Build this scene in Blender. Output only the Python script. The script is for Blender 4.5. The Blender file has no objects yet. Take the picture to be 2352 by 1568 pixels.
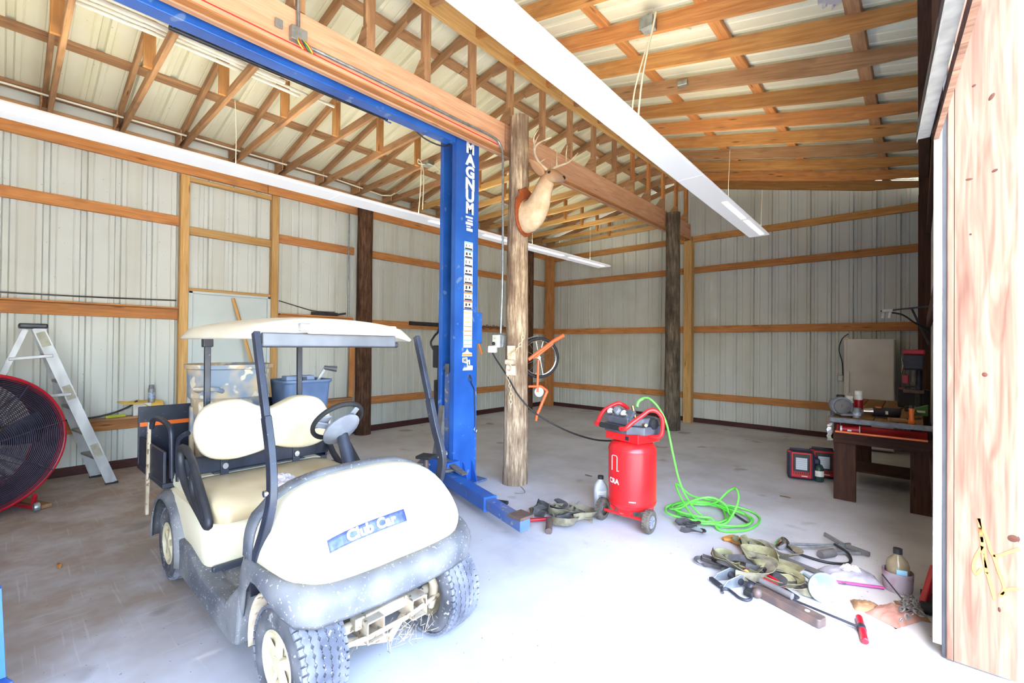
import bpy, bmesh, math, random
from mathutils import Vector, Matrix, Euler
random.seed(7)
PI = math.pi
SC = bpy.context.scene
COL = SC.collection

# ------------------------------------------------------------------ camera
CAM_H = 1.43
yaw, pit, rol = math.radians(41.86), math.radians(0.461), math.radians(0.557)
fw = Vector((-math.sin(yaw) * math.cos(pit), math.cos(yaw) * math.cos(pit), math.sin(pit)))
rt = Vector((math.cos(yaw), math.sin(yaw), 0))
up = rt.cross(fw)
r2 = rt * math.cos(rol) + up * math.sin(rol)
u2 = -rt * math.sin(rol) + up * math.cos(rol)
cam = bpy.data.cameras.new('camera')
cam.sensor_fit = 'HORIZONTAL'; cam.sensor_width = 36.0; cam.lens = 36.0 * 1045.3 / 2352.0
cam.clip_start = 0.03; cam.clip_end = 200
camo = bpy.data.objects.new('camera', cam); COL.objects.link(camo)
M = Matrix.Identity(4)
for i in range(3):
    M[i][0], M[i][1], M[i][2] = r2[i], u2[i], -fw[i]
M[2][3] = CAM_H
camo.matrix_world = M
SC.camera = camo

# ------------------------------------------------------------------ light
w = bpy.data.worlds.new('sky'); SC.world = w; w.use_nodes = True
nt = w.node_tree; nt.nodes.clear()
sky = nt.nodes.new('ShaderNodeTexSky'); sky.sky_type = 'NISHITA'; sky.sun_disc = False
sky.sun_elevation = math.radians(58); sky.sun_rotation = math.radians(190)
sky.air_density = 1.0; sky.dust_density = 2.5; sky.ozone_density = 1.0
bg = nt.nodes.new('ShaderNodeBackground'); bg.inputs[1].default_value = 1.1
wo = nt.nodes.new('ShaderNodeOutputWorld')
nt.links.new(sky.outputs[0], bg.inputs[0]); nt.links.new(bg.outputs[0], wo.inputs[0])
sl = bpy.data.lights.new('sun', 'SUN'); sl.energy = 9.5; sl.angle = math.radians(0.6); sl.color = (1.0, 0.97, 0.92)
so = bpy.data.objects.new('sun', sl); COL.objects.link(so)
so.rotation_euler = Vector((0.20, 0.56, -1.0)).to_track_quat('-Z', 'Y').to_euler()
def portal(name, loc, rot, sx, sy):
    l = bpy.data.lights.new(name, 'AREA'); l.shape = 'RECTANGLE'; l.size = sx; l.size_y = sy
    l.cycles.is_portal = True
    o = bpy.data.objects.new(name, l); COL.objects.link(o); o.location = loc; o.rotation_euler = rot
    return o
portal('door_portal', (0.36, 0.35, 1.2), (0, math.radians(90), 0), 2.45, 5.1)
vs = SC.view_settings
vs.view_transform = 'Standard'; vs.look = 'None'; vs.gamma = 1.0; vs.use_curve_mapping = False
vs.exposure = 2.03
SC.cycles.use_denoising = True
SC.cycles.max_bounces = 5; SC.cycles.diffuse_bounces = 3; SC.cycles.glossy_bounces = 2; SC.cycles.use_light_tree = False; SC.cycles.transmission_bounces = 4; SC.cycles.transparent_max_bounces = 4
SC.cycles.sample_clamp_indirect = 6.0; SC.cycles.caustics_reflective = False; SC.cycles.caustics_refractive = False

# ------------------------------------------------------------------ materials
def C(r, g, b, a=1.0):
    f = lambda v: (v / 255.0) / 12.92 if v <= 10.3 else (((v / 255.0) + 0.055) / 1.055) ** 2.4
    return (f(r), f(g), f(b), a)
MATS = {}
def _new(name):
    m = bpy.data.materials.new(name); m.use_nodes = True
    n = m.node_tree; b = n.nodes['Principled BSDF']; MATS[name] = m
    return m, n, b
def _coords(n, scale=(1, 1, 1), rnd=True, kind='Object'):
    tc = n.nodes.new('ShaderNodeTexCoord'); mp = n.nodes.new('ShaderNodeMapping')
    mp.inputs['Scale'].default_value = scale
    if rnd:
        oi = n.nodes.new('ShaderNodeObjectInfo'); mu = n.nodes.new('ShaderNodeVectorMath'); mu.operation = 'SCALE'
        cx = n.nodes.new('ShaderNodeCombineXYZ')
        for i in range(3): n.links.new(oi.outputs['Random'], cx.inputs[i])
        n.links.new(cx.outputs[0], mu.inputs[0]); mu.inputs['Scale'].default_value = 37.0
        ad = n.nodes.new('ShaderNodeVectorMath'); ad.operation = 'ADD'
        n.links.new(tc.outputs[kind], ad.inputs[0]); n.links.new(mu.outputs[0], ad.inputs[1])
        n.links.new(ad.outputs[0], mp.inputs[0])
    else:
        n.links.new(tc.outputs[kind], mp.inputs[0])
    return mp.outputs[0]
def _noise(n, vec, scale, detail=2, rough=0.6, dist=0.0):
    t = n.nodes.new('ShaderNodeTexNoise'); t.inputs['Scale'].default_value = scale
    t.inputs['Detail'].default_value = detail; t.inputs['Roughness'].default_value = rough
    t.inputs['Distortion'].default_value = dist
    n.links.new(vec, t.inputs['Vector']); return t.outputs[0]
def _ramp(n, fac, stops):
    r = n.nodes.new('ShaderNodeValToRGB'); e = r.color_ramp.elements
    while len(e) < len(stops): e.new(0.5)
    for i, (p, c) in enumerate(stops): e[i].position = p; e[i].color = c
    n.links.new(fac, r.inputs[0]); return r.outputs[0]
def _mix(n, fac, a, b, mode='MIX'):
    m = n.nodes.new('ShaderNodeMix'); m.data_type = 'RGBA'; m.blend_type = mode
    for s, v in ((m.inputs[0], fac), (m.inputs[6], a), (m.inputs[7], b)):
        if hasattr(v, 'is_output'): n.links.new(v, s)
        elif isinstance(v, (int, float)): s.default_value = v
        else: s.default_value = v
    return m.outputs[2]
def _bump(n, b, h, strength=0.2, dist=0.01):
    bp = n.nodes.new('ShaderNodeBump'); bp.inputs['Strength'].default_value = strength
    bp.inputs['Distance'].default_value = dist
    n.links.new(h, bp.inputs['Height']); n.links.new(bp.outputs[0], b.inputs['Normal'])
W1, W0 = (1, 1, 1, 1), (0, 0, 0, 1)
def pm(name, c1, c2=None, scale=6.0, rough=0.55, metal=0.0, speck=None, sscale=40.0, sthr=0.62, bump=0.0, lo=0.35, hi=0.65, stretch=(1, 1, 1), rnd=True, emit=None, estr=0.0, spec=0.5):
    """mottled material: c1/c2 by noise, optional specks of a third colour"""
    m, n, b = _new(name)
    b.inputs['Roughness'].default_value = rough; b.inputs['Metallic'].default_value = metal
    b.inputs['Specular IOR Level'].default_value = spec
    if c2 is None and speck is None:
        b.inputs['Base Color'].default_value = c1
    else:
        v = _coords(n, stretch, rnd)
        f = _noise(n, v, scale)
        col = _ramp(n, f, [(lo, c1), (hi, c2 or c1)])
        if speck:
            g = _noise(n, v, sscale, 1, 0.7)
            mk = _ramp(n, g, [(sthr, W0), (sthr + 0.06, W1)])
            col = _mix(n, mk, col, speck)
        n.links.new(col, b.inputs['Base Color'])
        if bump: _bump(n, b, f, bump, 0.004)
    if emit:
        b.inputs['Emission Color'].default_value = emit; b.inputs['Emission Strength'].default_value = estr
    return m
def wood(name, ca, cb, knot=None, rough=0.75, grain=1.0, dirt=None, spec=0.3, bump=0.0):
    """sawn lumber, grain along the object's local X"""
    m, n, b = _new(name)
    b.inputs['Roughness'].default_value = rough; b.inputs['Specular IOR Level'].default_value = spec
    v = _coords(n, (0.7, 9.0 * grain, 9.0 * grain))
    f = _noise(n, v, 3.0, 2, 0.62, 0.8)
    f2 = _noise(n, _coords(n, (1.5, 60 * grain, 60 * grain)), 2.0, 1, 0.6)
    col = _ramp(n, f, [(0.28, ca), (0.72, cb)])
    fine = _ramp(n, f2, [(0.3, (0.72, 0.72, 0.72, 1)), (0.6, W1)])
    col = _mix(n, 0.6, col, fine, 'MULTIPLY')
    # board-to-board tone
    oi = n.nodes.new('ShaderNodeObjectInfo')
    tone = _ramp(n, oi.outputs['Random'], [(0.0, (0.78, 0.76, 0.74, 1)), (1.0, (1.12, 1.1, 1.06, 1))])
    col = _mix(n, 0.8, col, tone, 'MULTIPLY')
    if knot:
        vo = n.nodes.new('ShaderNodeTexVoronoi'); vo.inputs['Scale'].default_value = 1.0
        n.links.new(_coords(n, (1.7, 11.0, 11.0)), vo.inputs['Vector'])
        k = _ramp(n, vo.outputs['Distance'], [(0.05, (0.85, 0.85, 0.85, 1)), (0.13, W0)])
        col = _mix(n, k, col, knot)
    if dirt:
        g = _noise(n, _coords(n, (1.2, 3, 3)), 2.2, 2, 0.7)
        col = _mix(n, _ramp(n, g, [(0.52, W0), (0.7, (0.8, 0.8, 0.8, 1))]), col, dirt)
    n.links.new(col, b.inputs['Base Color'])
    if bump: _bump(n, b, f2, bump, 0.003)
    return m

wood('pine_orange', C(222, 158, 100), C(194, 126, 72), C(120, 70, 40), dirt=C(170, 116, 76))
wood('pine_brown', C(194, 152, 114), C(164, 122, 86), C(104, 66, 42), dirt=C(136, 102, 76))
wood('pine_rafter', C(214, 160, 100), C(184, 126, 70), C(104, 62, 36), dirt=C(166, 118, 76))
wood('pine_yellow', C(222, 182, 122), C(198, 152, 92), C(136, 92, 50))
wood('beam_wood', C(230, 182, 150), C(212, 158, 122), C(150, 96, 64), grain=0.7)
wood('jamb_wood', C(146, 114, 96), C(98, 68, 54), None, grain=0.8, bump=0.25)
wood('knot_wood', C(84, 44, 30), C(60, 32, 22), None, grain=3)
wood('plank_dark', C(92, 60, 46), C(60, 38, 32), C(40, 24, 18))
wood('base_trim', C(92, 56, 54), C(66, 40, 40), None)
def bark(name, ca, cb, cc):
    m, n, b = _new(name); b.inputs['Roughness'].default_value = 0.9; b.inputs['Specular IOR Level'].default_value = 0.2
    v = _coords(n, (24, 24, 2.2), False)
    f = _noise(n, v, 1.6, 4, 0.75)
    g = _noise(n, _coords(n, (2.2, 2.2, 1.4), False), 1.7, 3, 0.6)
    col = _ramp(n, f, [(0.32, ca), (0.5, cb), (0.66, cc)])
    col = _mix(n, _ramp(n, g, [(0.45, W0), (0.62, (0.7, 0.7, 0.7, 1))]), col, ca)
    n.links.new(col, b.inputs['Base Color']); _bump(n, b, f, 0.6, 0.012)
    return m
bark('pole_wood', C(112, 88, 72), C(170, 146, 120), C(216, 196, 166))
bark('pole_dark', C(62, 42, 34), C(98, 70, 54), C(128, 98, 76))
bark('pole_grey', C(70, 62, 54), C(112, 100, 86), C(146, 132, 112))

def sheet_metal(name, base, dirty, streak_axis):
    m, n, b = _new(name); b.inputs['Roughness'].default_value = 0.42; b.inputs['Specular IOR Level'].default_value = 0.45
    st = (5, 5, 0.3) if streak_axis == 'Z' else (0.4, 4, 4)
    f = _noise(n, _coords(n, st, False), 1.0, 2, 0.5)
    g = _noise(n, _coords(n, (1, 1, 1), False), 1.3, 2, 0.6)
    col = _ramp(n, f, [(0.5, base), (1.0, dirty)])
    col = _mix(n, _ramp(n, g, [(0.5, W0), (0.75, (0.45, 0.45, 0.45, 1))]), col, dirty)
    h = _noise(n, _coords(n, (1, 1, 1), False), 38.0, 1, 0.6)
    col = _mix(n, _ramp(n, h, [(0.76, W0), (0.80, (0.5, 0.5, 0.5, 1))]), col, C(110, 98, 74))
    n.links.new(col, b.inputs['Base Color'])
    return m
sheet_metal('wall_sheet', C(212, 215, 209), C(190, 188, 172), 'Z')
sheet_metal('roof_sheet', C(236, 235, 214), C(214, 208, 168), 'X')

def concrete():
    m, n, b = _new('concrete'); b.inputs['Roughness'].default_value = 0.62; b.inputs['Specular IOR Level'].default_value = 0.35
    v = _coords(n, (1, 1, 1), False)
    f = _noise(n, v, 0.9, 4, 0.62)
    col = _ramp(n, f, [(0.32, C(178, 176, 178)), (0.5, C(200, 200, 204)), (0.7, C(214, 215, 220))])
    # brown scuffs on the fan side, deepened to paint in the cart's shade
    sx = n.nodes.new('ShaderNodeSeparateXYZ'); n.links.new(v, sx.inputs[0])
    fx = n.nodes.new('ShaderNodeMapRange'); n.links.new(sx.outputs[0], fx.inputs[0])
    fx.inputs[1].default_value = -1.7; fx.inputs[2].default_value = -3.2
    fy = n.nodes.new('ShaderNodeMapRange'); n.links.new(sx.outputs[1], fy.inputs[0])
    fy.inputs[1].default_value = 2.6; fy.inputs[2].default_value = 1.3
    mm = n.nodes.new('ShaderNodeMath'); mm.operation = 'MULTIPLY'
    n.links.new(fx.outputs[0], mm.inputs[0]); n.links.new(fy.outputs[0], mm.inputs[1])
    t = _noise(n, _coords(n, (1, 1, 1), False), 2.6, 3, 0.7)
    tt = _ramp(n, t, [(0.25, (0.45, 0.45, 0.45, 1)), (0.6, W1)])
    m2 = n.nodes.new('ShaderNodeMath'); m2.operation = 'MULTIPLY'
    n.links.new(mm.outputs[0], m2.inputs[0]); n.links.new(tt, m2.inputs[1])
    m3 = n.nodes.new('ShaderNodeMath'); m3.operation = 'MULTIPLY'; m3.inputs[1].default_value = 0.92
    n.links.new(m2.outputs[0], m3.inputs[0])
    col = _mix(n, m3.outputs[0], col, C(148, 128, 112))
    # criss-cross trowel scratches
    for sc in ((60, 2.2, 1), (2.2, 60, 1)):
        s = _noise(n, _coords(n, sc, False), 1.0, 1, 0.6)
        col = _mix(n, _ramp(n, s, [(0.64, W0), (0.74, (0.16, 0.16, 0.16, 1))]), col, C(224, 220, 216))
    # oil stains and small grit
    o = _noise(n, v, 2.3, 2, 0.45)
    col = _mix(n, _ramp(n, o, [(0.66, W0), (0.72, (0.55, 0.55, 0.55, 1))]), col, C(118, 110, 104))
    q = _noise(n, v, 55.0, 1, 0.5)
    col = _mix(n, _ramp(n, q, [(0.74, W0), (0.77, (0.7, 0.7, 0.7, 1))]), col, C(104, 88, 76))
    n.links.new(col, b.inputs['Base Color'])
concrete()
pm('ground', C(190, 186, 176), C(170, 168, 152), 1.2, 0.95)
pm('door_paint', C(206, 214, 214), C(194, 204, 204), 1.5, 0.4)
pm('white_enamel', C(246, 246, 244), None, rough=0.35)
pm('white_plastic', C(226, 226, 220), C(206, 204, 196), 9, 0.45)
pm('pvc_white', C(236, 232, 218), C(222, 214, 196), 5, 0.35)
pm('galvanised', C(176, 182, 184), C(146, 152, 156), 18, 0.4, 0.75)
pm('chrome', C(214, 214, 214), None, rough=0.18, metal=1.0)
pm('aluminium', C(176, 176, 176), C(146, 146, 146), 7, 0.5, 0.6, stretch=(1, 1, 0.4))
pm('header_metal', C(118, 118, 116), C(92, 92, 92), 12, 0.6)
pm('steel_dark', C(70, 70, 76), C(48, 48, 54), 9, 0.45, 0.4)
pm('steel_rust', C(120, 96, 84), C(96, 84, 80), 16, 0.6, 0.4)
pm('black_plastic', C(34, 34, 38), C(46, 46, 50), 8, 0.5)
pm('black_paint', C(44, 48, 62), C(30, 32, 42), 6, 0.42, speck=C(110, 108, 108), sscale=55, sthr=0.72)
pm('black_rubber', C(30, 30, 32), C(40, 39, 38), 9, 0.75)
pm('lift_blue', C(52, 108, 194), C(36, 86, 168), 2.2, 0.36, speck=C(110, 140, 190), sscale=9, sthr=0.66)
pm('lift_blue_dusty', C(44, 92, 178), C(96, 112, 150), 5, 0.5, speck=C(150, 146, 140), sscale=20, sthr=0.64)
pm('dusty_steel', C(120, 116, 112), C(94, 92, 92), 9, 0.65, 0.2)
pm('lamp_lens', C(250, 246, 226), None, rough=0.4, emit=C(255, 250, 232), estr=0.6)
pm('lamp_housing', C(246, 246, 244), None, rough=0.4, emit=C(244, 246, 255), estr=0.10)  # emission added so the housing underside turns white
pm('lamp_top', C(250, 246, 226), None, rough=0.4, emit=C(255, 242, 206), estr=4.6)
pm('paint_orange', C(176, 116, 56), C(160, 100, 60), 30, 0.8)
pm('screw_yellow', C(214, 196, 90), None, rough=0.4)
pm('cable_white', C(226, 220, 196), None, rough=0.5)
pm('cable_black', C(30, 30, 32), None, rough=0.5)

# ------------------------------------------------------------------ mesh helpers
class MB:
    def __init__(s): s.v = []; s.f = []
    def add(s, vs, fs):
        o = len(s.v); s.v += [tuple(p) for p in vs]; s.f += [tuple(i + o for i in f) for f in fs]; return s
    def box(s, c, d, rz=0.0, m=None):
        hx, hy, hz = d[0] / 2, d[1] / 2, d[2] / 2
        P = [Vector((x, y, z)) for x in (-hx, hx) for y in (-hy, hy) for z in (-hz, hz)]
        R = m if m is not None else Matrix.Rotation(rz, 3, 'Z')
        P = [R @ p + Vector(c) for p in P]
        return s.add(P, [(0, 1, 3, 2), (4, 6, 7, 5), (0, 4, 5, 1), (2, 3, 7, 6), (0, 2, 6, 4), (1, 5, 7, 3)])
    def bar(s, a, b, w, h, upv=(0, 0, 1)):
        a, b = Vector(a), Vector(b); x = (b - a); L = x.length; x.normalize()
        u = Vector(upv)
        if abs(u.dot(x)) > 0.98: u = Vector((0, 1, 0)) if abs(x.y) < 0.9 else Vector((1, 0, 0))
        y = u.cross(x).normalized(); z = x.cross(y)
        return s.box((a + b) / 2, (L, w, h), m=Matrix((x, y, z)).transposed())
    def cyl(s, a, b, r, r1=None, n=16, caps=True):
        a, b = Vector(a), Vector(b); r1 = r if r1 is None else r1
        x = (b - a).normalized(); u = Vector((0, 0, 1)) if abs(x.z) < 0.9 else Vector((1, 0, 0))
        y = u.cross(x).normalized(); z = x.cross(y)
        P = []
        for c, q in ((a, r), (b, r1)):
            for i in range(n):
                t = 2 * PI * i / n; P.append(c + (y * math.cos(t) + z * math.sin(t)) * q)
        F = [(i, (i + 1) % n, n + (i + 1) % n, n + i) for i in range(n)]
        if caps: F += [tuple(range(n - 1, -1, -1)), tuple(range(n, 2 * n))]
        return s.add(P, F)
    def lathe(s, prof, n=24, m=None, a0=0.0, a1=2 * PI):
        """prof: (radius, axial) pairs about local Z; m maps to place"""
        m = m or Matrix.Identity(4); P = []; full = abs(a1 - a0 - 2 * PI) < 1e-6
        cnt = n if full else n + 1
        for (r, z) in prof:
            for i in range(cnt):
                t = a0 + (a1 - a0) * i / n; P.append(m @ Vector((r * math.cos(t), r * math.sin(t), z)))
        F = []
        for k in range(len(prof) - 1):
            for i in range(n):
                j = (i + 1) % cnt
                F.append((k * cnt + i, k * cnt + j, (k + 1) * cnt + j, (k + 1) * cnt + i))
        return s.add(P, F)
    def tube(s, pts, r, n=8, closed=False, taper=None):
        pts = [Vector(p) for p in pts]; N = len(pts); rings = []
        prev = None
        for i, p in enumerate(pts):
            if closed: t = pts[(i + 1) % N] - pts[i - 1]
            else: t = pts[min(i + 1, N - 1)] - pts[max(i - 1, 0)]
            if t.length < 1e-9: t = Vector((0, 0, 1))
            t.normalize()
            if prev is None:
                u = Vector((0, 0, 1)) if abs(t.z) < 0.9 else Vector((1, 0, 0)); y = u.cross(t).normalized()
            else:
                y = (prev - t * prev.dot(t))
                y = y.normalized() if y.length > 1e-6 else Vector((1, 0, 0)).cross(t).normalized()
            prev = y; z = t.cross(y)
            rr = r if taper is None else r * taper(i / max(1, N - 1))
            rings.append([p + (y * math.cos(2 * PI * k / n) + z * math.sin(2 * PI * k / n)) * rr for k in range(n)])
        P = [q for R in rings for q in R]; F = []
        for i in range(N if closed else N - 1):
            a = i * n; b = ((i + 1) % N) * n
            F += [(a + k, a + (k + 1) % n, b + (k + 1) % n, b + k) for k in range(n)]
        if not closed: F += [tuple(range(n - 1, -1, -1)), tuple(range((N - 1) * n, N * n))]
        return s.add(P, F)
    def ribbon(s, pts, w, th=0.003, side=None):
        """flat strap along pts; side(i, tangent) -> width direction"""
        pts = [Vector(p) for p in pts]; N = len(pts); P = []
        for i, p in enumerate(pts):
            t = (pts[min(i + 1, N - 1)] - pts[max(i - 1, 0)]).normalized()
            d = side(i, t) if side else Vector((0, 0, 1)).cross(t)
            d = Vector(d); d = (d - t * d.dot(t)); d = d.normalized() if d.length > 1e-6 else Vector((1, 0, 0))
            nn = t.cross(d) * th / 2
            P += [p - d * w / 2 - nn, p + d * w / 2 - nn, p + d * w / 2 + nn, p - d * w / 2 + nn]
        F = []
        for i in range(N - 1):
            a, b = i * 4, (i + 1) * 4
            F += [(a + k, a + (k + 1) % 4, b + (k + 1) % 4, b + k) for k in range(4)]
        F += [(3, 2, 1, 0), tuple((N - 1) * 4 + k for k in range(4))]
        return s.add(P, F)
    def prism(s, poly, d, m=None):
        """extrude 2D polygon (local XY) by d along local Z"""
        m = m or Matrix.Identity(4); n = len(poly)
        P = [m @ Vector((x, y, 0)) for x, y in poly] + [m @ Vector((x, y, d)) for x, y in poly]
        F = [tuple(range(n - 1, -1, -1)), tuple(range(n, 2 * n))] + [(i, (i + 1) % n, n + (i + 1) % n, n + i) for i in range(n)]
        return s.add(P, F)
    def loft(s, secs, closed=False, cap=False):
        n = len(secs[0]); P = [p for S in secs for p in S]; F = []
        for k in range(len(secs) - 1):
            for i in range(n if closed else n - 1):
                j = (i + 1) % n
                F.append((k * n + i, k * n + j, (k + 1) * n + j, (k + 1) * n + i))
        if cap: F += [tuple(range(n - 1, -1, -1)), tuple(range((len(secs) - 1) * n, len(secs) * n))]
        return s.add(P, F)
    def ball(s, c, r, n=12, m=8, sc=(1, 1, 1)):
        prof = [(math.sin(PI * k / m), -math.cos(PI * k / m)) for k in range(m + 1)]
        prof = [(max(a, 1e-4), b) for a, b in prof]
        return s.lathe(prof, n, Matrix.Translation(c) @ Matrix.Diagonal((r * sc[0], r * sc[1], r * sc[2], 1)))
    def mesh(s, name, smooth=0):
        me = bpy.data.meshes.new(name); me.from_pydata(s.v, [], s.f); me.update()
        bm = bmesh.new(); bm.from_mesh(me); bmesh.ops.recalc_face_normals(bm, faces=bm.faces); bm.to_mesh(me); bm.free()
        if smooth:
            for p in me.polygons: p.use_smooth = True
            me.set_sharp_from_angle(angle=math.radians(smooth))
        return me
    def obj(s, name, mat, parent=None, smooth=0, bevel=0.0, seg=2, subsurf=0, solid=0.0, off=-1.0):
        return link(name, s.mesh(name, smooth), mat, parent, bevel, seg, subsurf, solid, off)
def link(name, me, mat, parent=None, bevel=0.0, seg=2, subsurf=0, solid=0.0, off=-1.0):
    if mat is not None and not me.materials: me.materials.append(MATS[mat] if isinstance(mat, str) else mat)
    o = bpy.data.objects.new(name, me); COL.objects.link(o)
    if parent is not None: o.parent = parent
    if solid:
        md = o.modifiers.new('solid', 'SOLIDIFY'); md.thickness = solid; md.offset = off
    if bevel:
        md = o.modifiers.new('bevel', 'BEVEL'); md.width = bevel; md.segments = seg; md.limit_method = 'ANGLE'; md.angle_limit = math.radians(40)
        md.harden_normals = False
    if subsurf:
        md = o.modifiers.new('sub', 'SUBSURF'); md.levels = subsurf; md.render_levels = subsurf
    return o
def tag(o, label=None, cat=None, group=None, kind=None):
    if label: o['label'] = label
    if cat: o['category'] = cat
    if group: o['group'] = group
    if kind: o['kind'] = kind
    return o
def thing(name, label, cat, loc=(0, 0, 0), rz=0.0, group=None, rot=None):
    o = bpy.data.objects.new(name, None); COL.objects.link(o); o.empty_display_size = 0.1
    o.location = loc; o.rotation_euler = rot if rot else (0, 0, rz)
    return tag(o, label, cat, group)
def struct(name):
    o = bpy.data.objects.new(name, None); COL.objects.link(o); o.empty_display_size = 0.1
    o['kind'] = 'structure'; return o
BEAMS = {}
def beam(name, a, b, w, h, mat, parent=None, upv=(0, 0, 1), bev=True):
    """sawn board from a to b: w across, h along up; mesh long axis = local X so that the grain runs along it"""
    a, b = Vector(a), Vector(b); x = b - a; L = x.length; x.normalize(); u = Vector(upv)
    if abs(u.dot(x)) > 0.98: u = Vector((0, 1, 0))
    y = u.cross(x).normalized(); z = x.cross(y)
    key = (round(L, 3), round(w, 4), round(h, 4), mat)
    me = BEAMS.get(key)
    if me is None:
        c = min(0.004, w * 0.12, h * 0.12)
        P, F = [], []
        hx, hy, hz = L / 2, w / 2, h / 2
        ring = [(-hy + c, -hz), (hy - c, -hz), (hy, -hz + c), (hy, hz - c), (hy - c, hz), (-hy + c, hz), (-hy, hz - c), (-hy, -hz + c)]
        mb = MB(); mb.add([(-hx, p, q) for p, q in ring] + [(hx, p, q) for p, q in ring],
                          [tuple(range(7, -1, -1)), tuple(range(8, 16))] + [(i, (i + 1) % 8, 8 + (i + 1) % 8, 8 + i) for i in range(8)])
        me = mb.mesh(name); me.materials.append(MATS[mat]); BEAMS[key] = me
    o = bpy.data.objects.new(name, me); COL.objects.link(o)
    R = Matrix((x, y, z)).transposed().to_4x4(); R.translation = (a + b) / 2
    o.matrix_local = R
    if parent is not None: o.parent = parent
    return o
def copy_tree(o, parent=None):
    c = o.copy(); COL.objects.link(c); c.parent = parent
    for ch in o.children: copy_tree(ch, c)
    return c
def circ(c, r, ax, n=24, a0=0, a1=2 * PI, end=False):
    """points on a circle in the plane across axis ax ('X','Y','Z')"""
    out = []
    for i in range(n + (1 if end else 0)):
        t = a0 + (a1 - a0) * i / n; p, q = r * math.cos(t), r * math.sin(t)
        out.append(Vector(c) + Vector({'X': (0, p, q), 'Y': (p, 0, q), 'Z': (p, q, 0)}[ax]))
    return out
def spline(pts, k=6, closed=False):
    """Catmull-Rom through pts"""
    P = [Vector(p) for p in pts]; N = len(P); out = []
    for i in range(N if closed else N - 1):
        g = lambda j: P[j % N] if closed else P[max(0, min(N - 1, j))]
        a, b, c, d = g(i - 1), g(i), g(i + 1), g(i + 2)
        for t in range(k):
            u = t / k
            out.append(0.5 * ((2 * b) + (c - a) * u + (2 * a - 5 * b + 4 * c - d) * u * u + (3 * b - a - 3 * c + d) * u ** 3))
    if not closed: out.append(P[-1])
    return out
def rot_to(ax):
    """4x4 turning local Z onto axis vector"""
    return Vector(ax).to_track_quat('Z', 'Y').to_matrix().to_4x4()
def text(name, s, mat, parent, m, size, ext=0.002, bold=0.0, sx=1.0, align='CENTER', spacing=1.0, line=1.0):
    cu = bpy.data.curves.new(name, 'FONT'); cu.body = s; cu.size = size; cu.extrude = ext; cu.offset = bold
    cu.align_x = align; cu.align_y = 'CENTER'; cu.space_character = spacing; cu.space_line = line; cu.resolution_u = 3
    tmp = bpy.data.objects.new(name + '_curve', cu); COL.objects.link(tmp)
    dg = bpy.context.evaluated_depsgraph_get(); me = bpy.data.meshes.new_from_object(tmp.evaluated_get(dg))
    bpy.data.objects.remove(tmp); bpy.data.curves.remove(cu)
    me.name = name; me.materials.clear(); me.materials.append(MATS[mat])
    o = bpy.data.objects.new(name, me); COL.objects.link(o); o.parent = parent
    o.matrix_local = m @ Matrix.Diagonal((sx, 1, 1, 1)); return o
# ------------------------------------------------------------------ the shell of the barn
XL, YB, XR, YF = -6.74, 8.84, 0.10, -4.0
XM = -3.35                                  # ridge line
RZ = 4.66                                   # underside of the roof sheets at the ridge
SL, SR = 0.215, 0.235                       # slope of the two roof halves
roof_z = lambda x: RZ - (SL * (XM - x) if x < XM else SR * (x - XM))
PITCH = 0.283
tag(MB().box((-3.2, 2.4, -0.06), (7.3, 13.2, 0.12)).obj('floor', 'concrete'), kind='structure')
tag(MB().box((20, 2, -0.22), (120, 120, 0.2)).obj('ground_outside', 'ground'), kind='structure')

def rib_profile(n):
    """(u, depth) along n rib pitches, one deep rib and two small beads per pitch"""
    out = [(0, 0)]
    for k in range(n):
        c = (k + 0.5) * PITCH
        for du in (-0.075,):
            out += [(c + du - 0.009, 0), (c + du, 0.007), (c + du + 0.009, 0)]
        out += [(c - 0.032, 0), (c - 0.020, 0.034), (c + 0.020, 0.034), (c + 0.032, 0)]
        for du in (0.075,):
            out += [(c + du - 0.009, 0), (c + du, 0.007), (c + du + 0.009, 0)]
    out.append((n * PITCH, 0))
    return out
def sheet(n, fn0, fn1):
    """fn0/fn1 map (u, depth) to the two ends of the sheet; thin closed shell"""
    pr = rib_profile(n)
    A = [fn0(u, d) for u, d in pr]; B = [fn1(u, d) for u, d in pr]
    return MB().loft([A, B])

def screws(name, pts, parent, ax):
    mb = MB()
    for p in pts: mb.cyl(p, Vector(p) + Vector(ax) * 0.006, 0.006, n=6)
    return mb.obj(name, 'galvanised', parent)

# --- wall_left
wl = struct('wall_left')
W3 = 3 * PITCH
y0 = -0.005 - PITCH / 2
me = sheet(3, lambda u, d: (-d, u, 0.0), lambda u, d: (-d, u, 3.925)).mesh('panel'); 
k0 = math.floor((YF - y0) / W3)
for k in range(k0, 11):
    a = y0 + k * W3
    if a + W3 > YB + 0.3: break
    o = link('panel', me, 'wall_sheet', wl, solid=0.0015, off=1.0); o.location = (XL, a, 0)
last = y0 + (k) * W3
nleft = int((YB - last) / PITCH + 0.5)
if nleft > 0:
    o = sheet(nleft, lambda u, d: (-d, u, 0.0), lambda u, d: (-d, u, 3.925)).obj('panel', 'wall_sheet', wl, solid=0.0015, off=1.0); o.location = (XL, last, 0)
GZ = {'a': (3.437, 0.115), 'b': (2.838, 0.118), 'c': (1.70, 0.125), 'd': (0.441, 0.12)}
segs = [(YF, 1.40), (2.535, 3.70), (3.93, 8.72)]
for key, (z, h) in GZ.items():
    if key == 'a': continue
    for a, b in segs:
        beam('girt', (XL + 0.02, a, z + h / 2), (XL + 0.02, b, z + h / 2), 0.04, h, 'pine_orange', wl)
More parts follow.
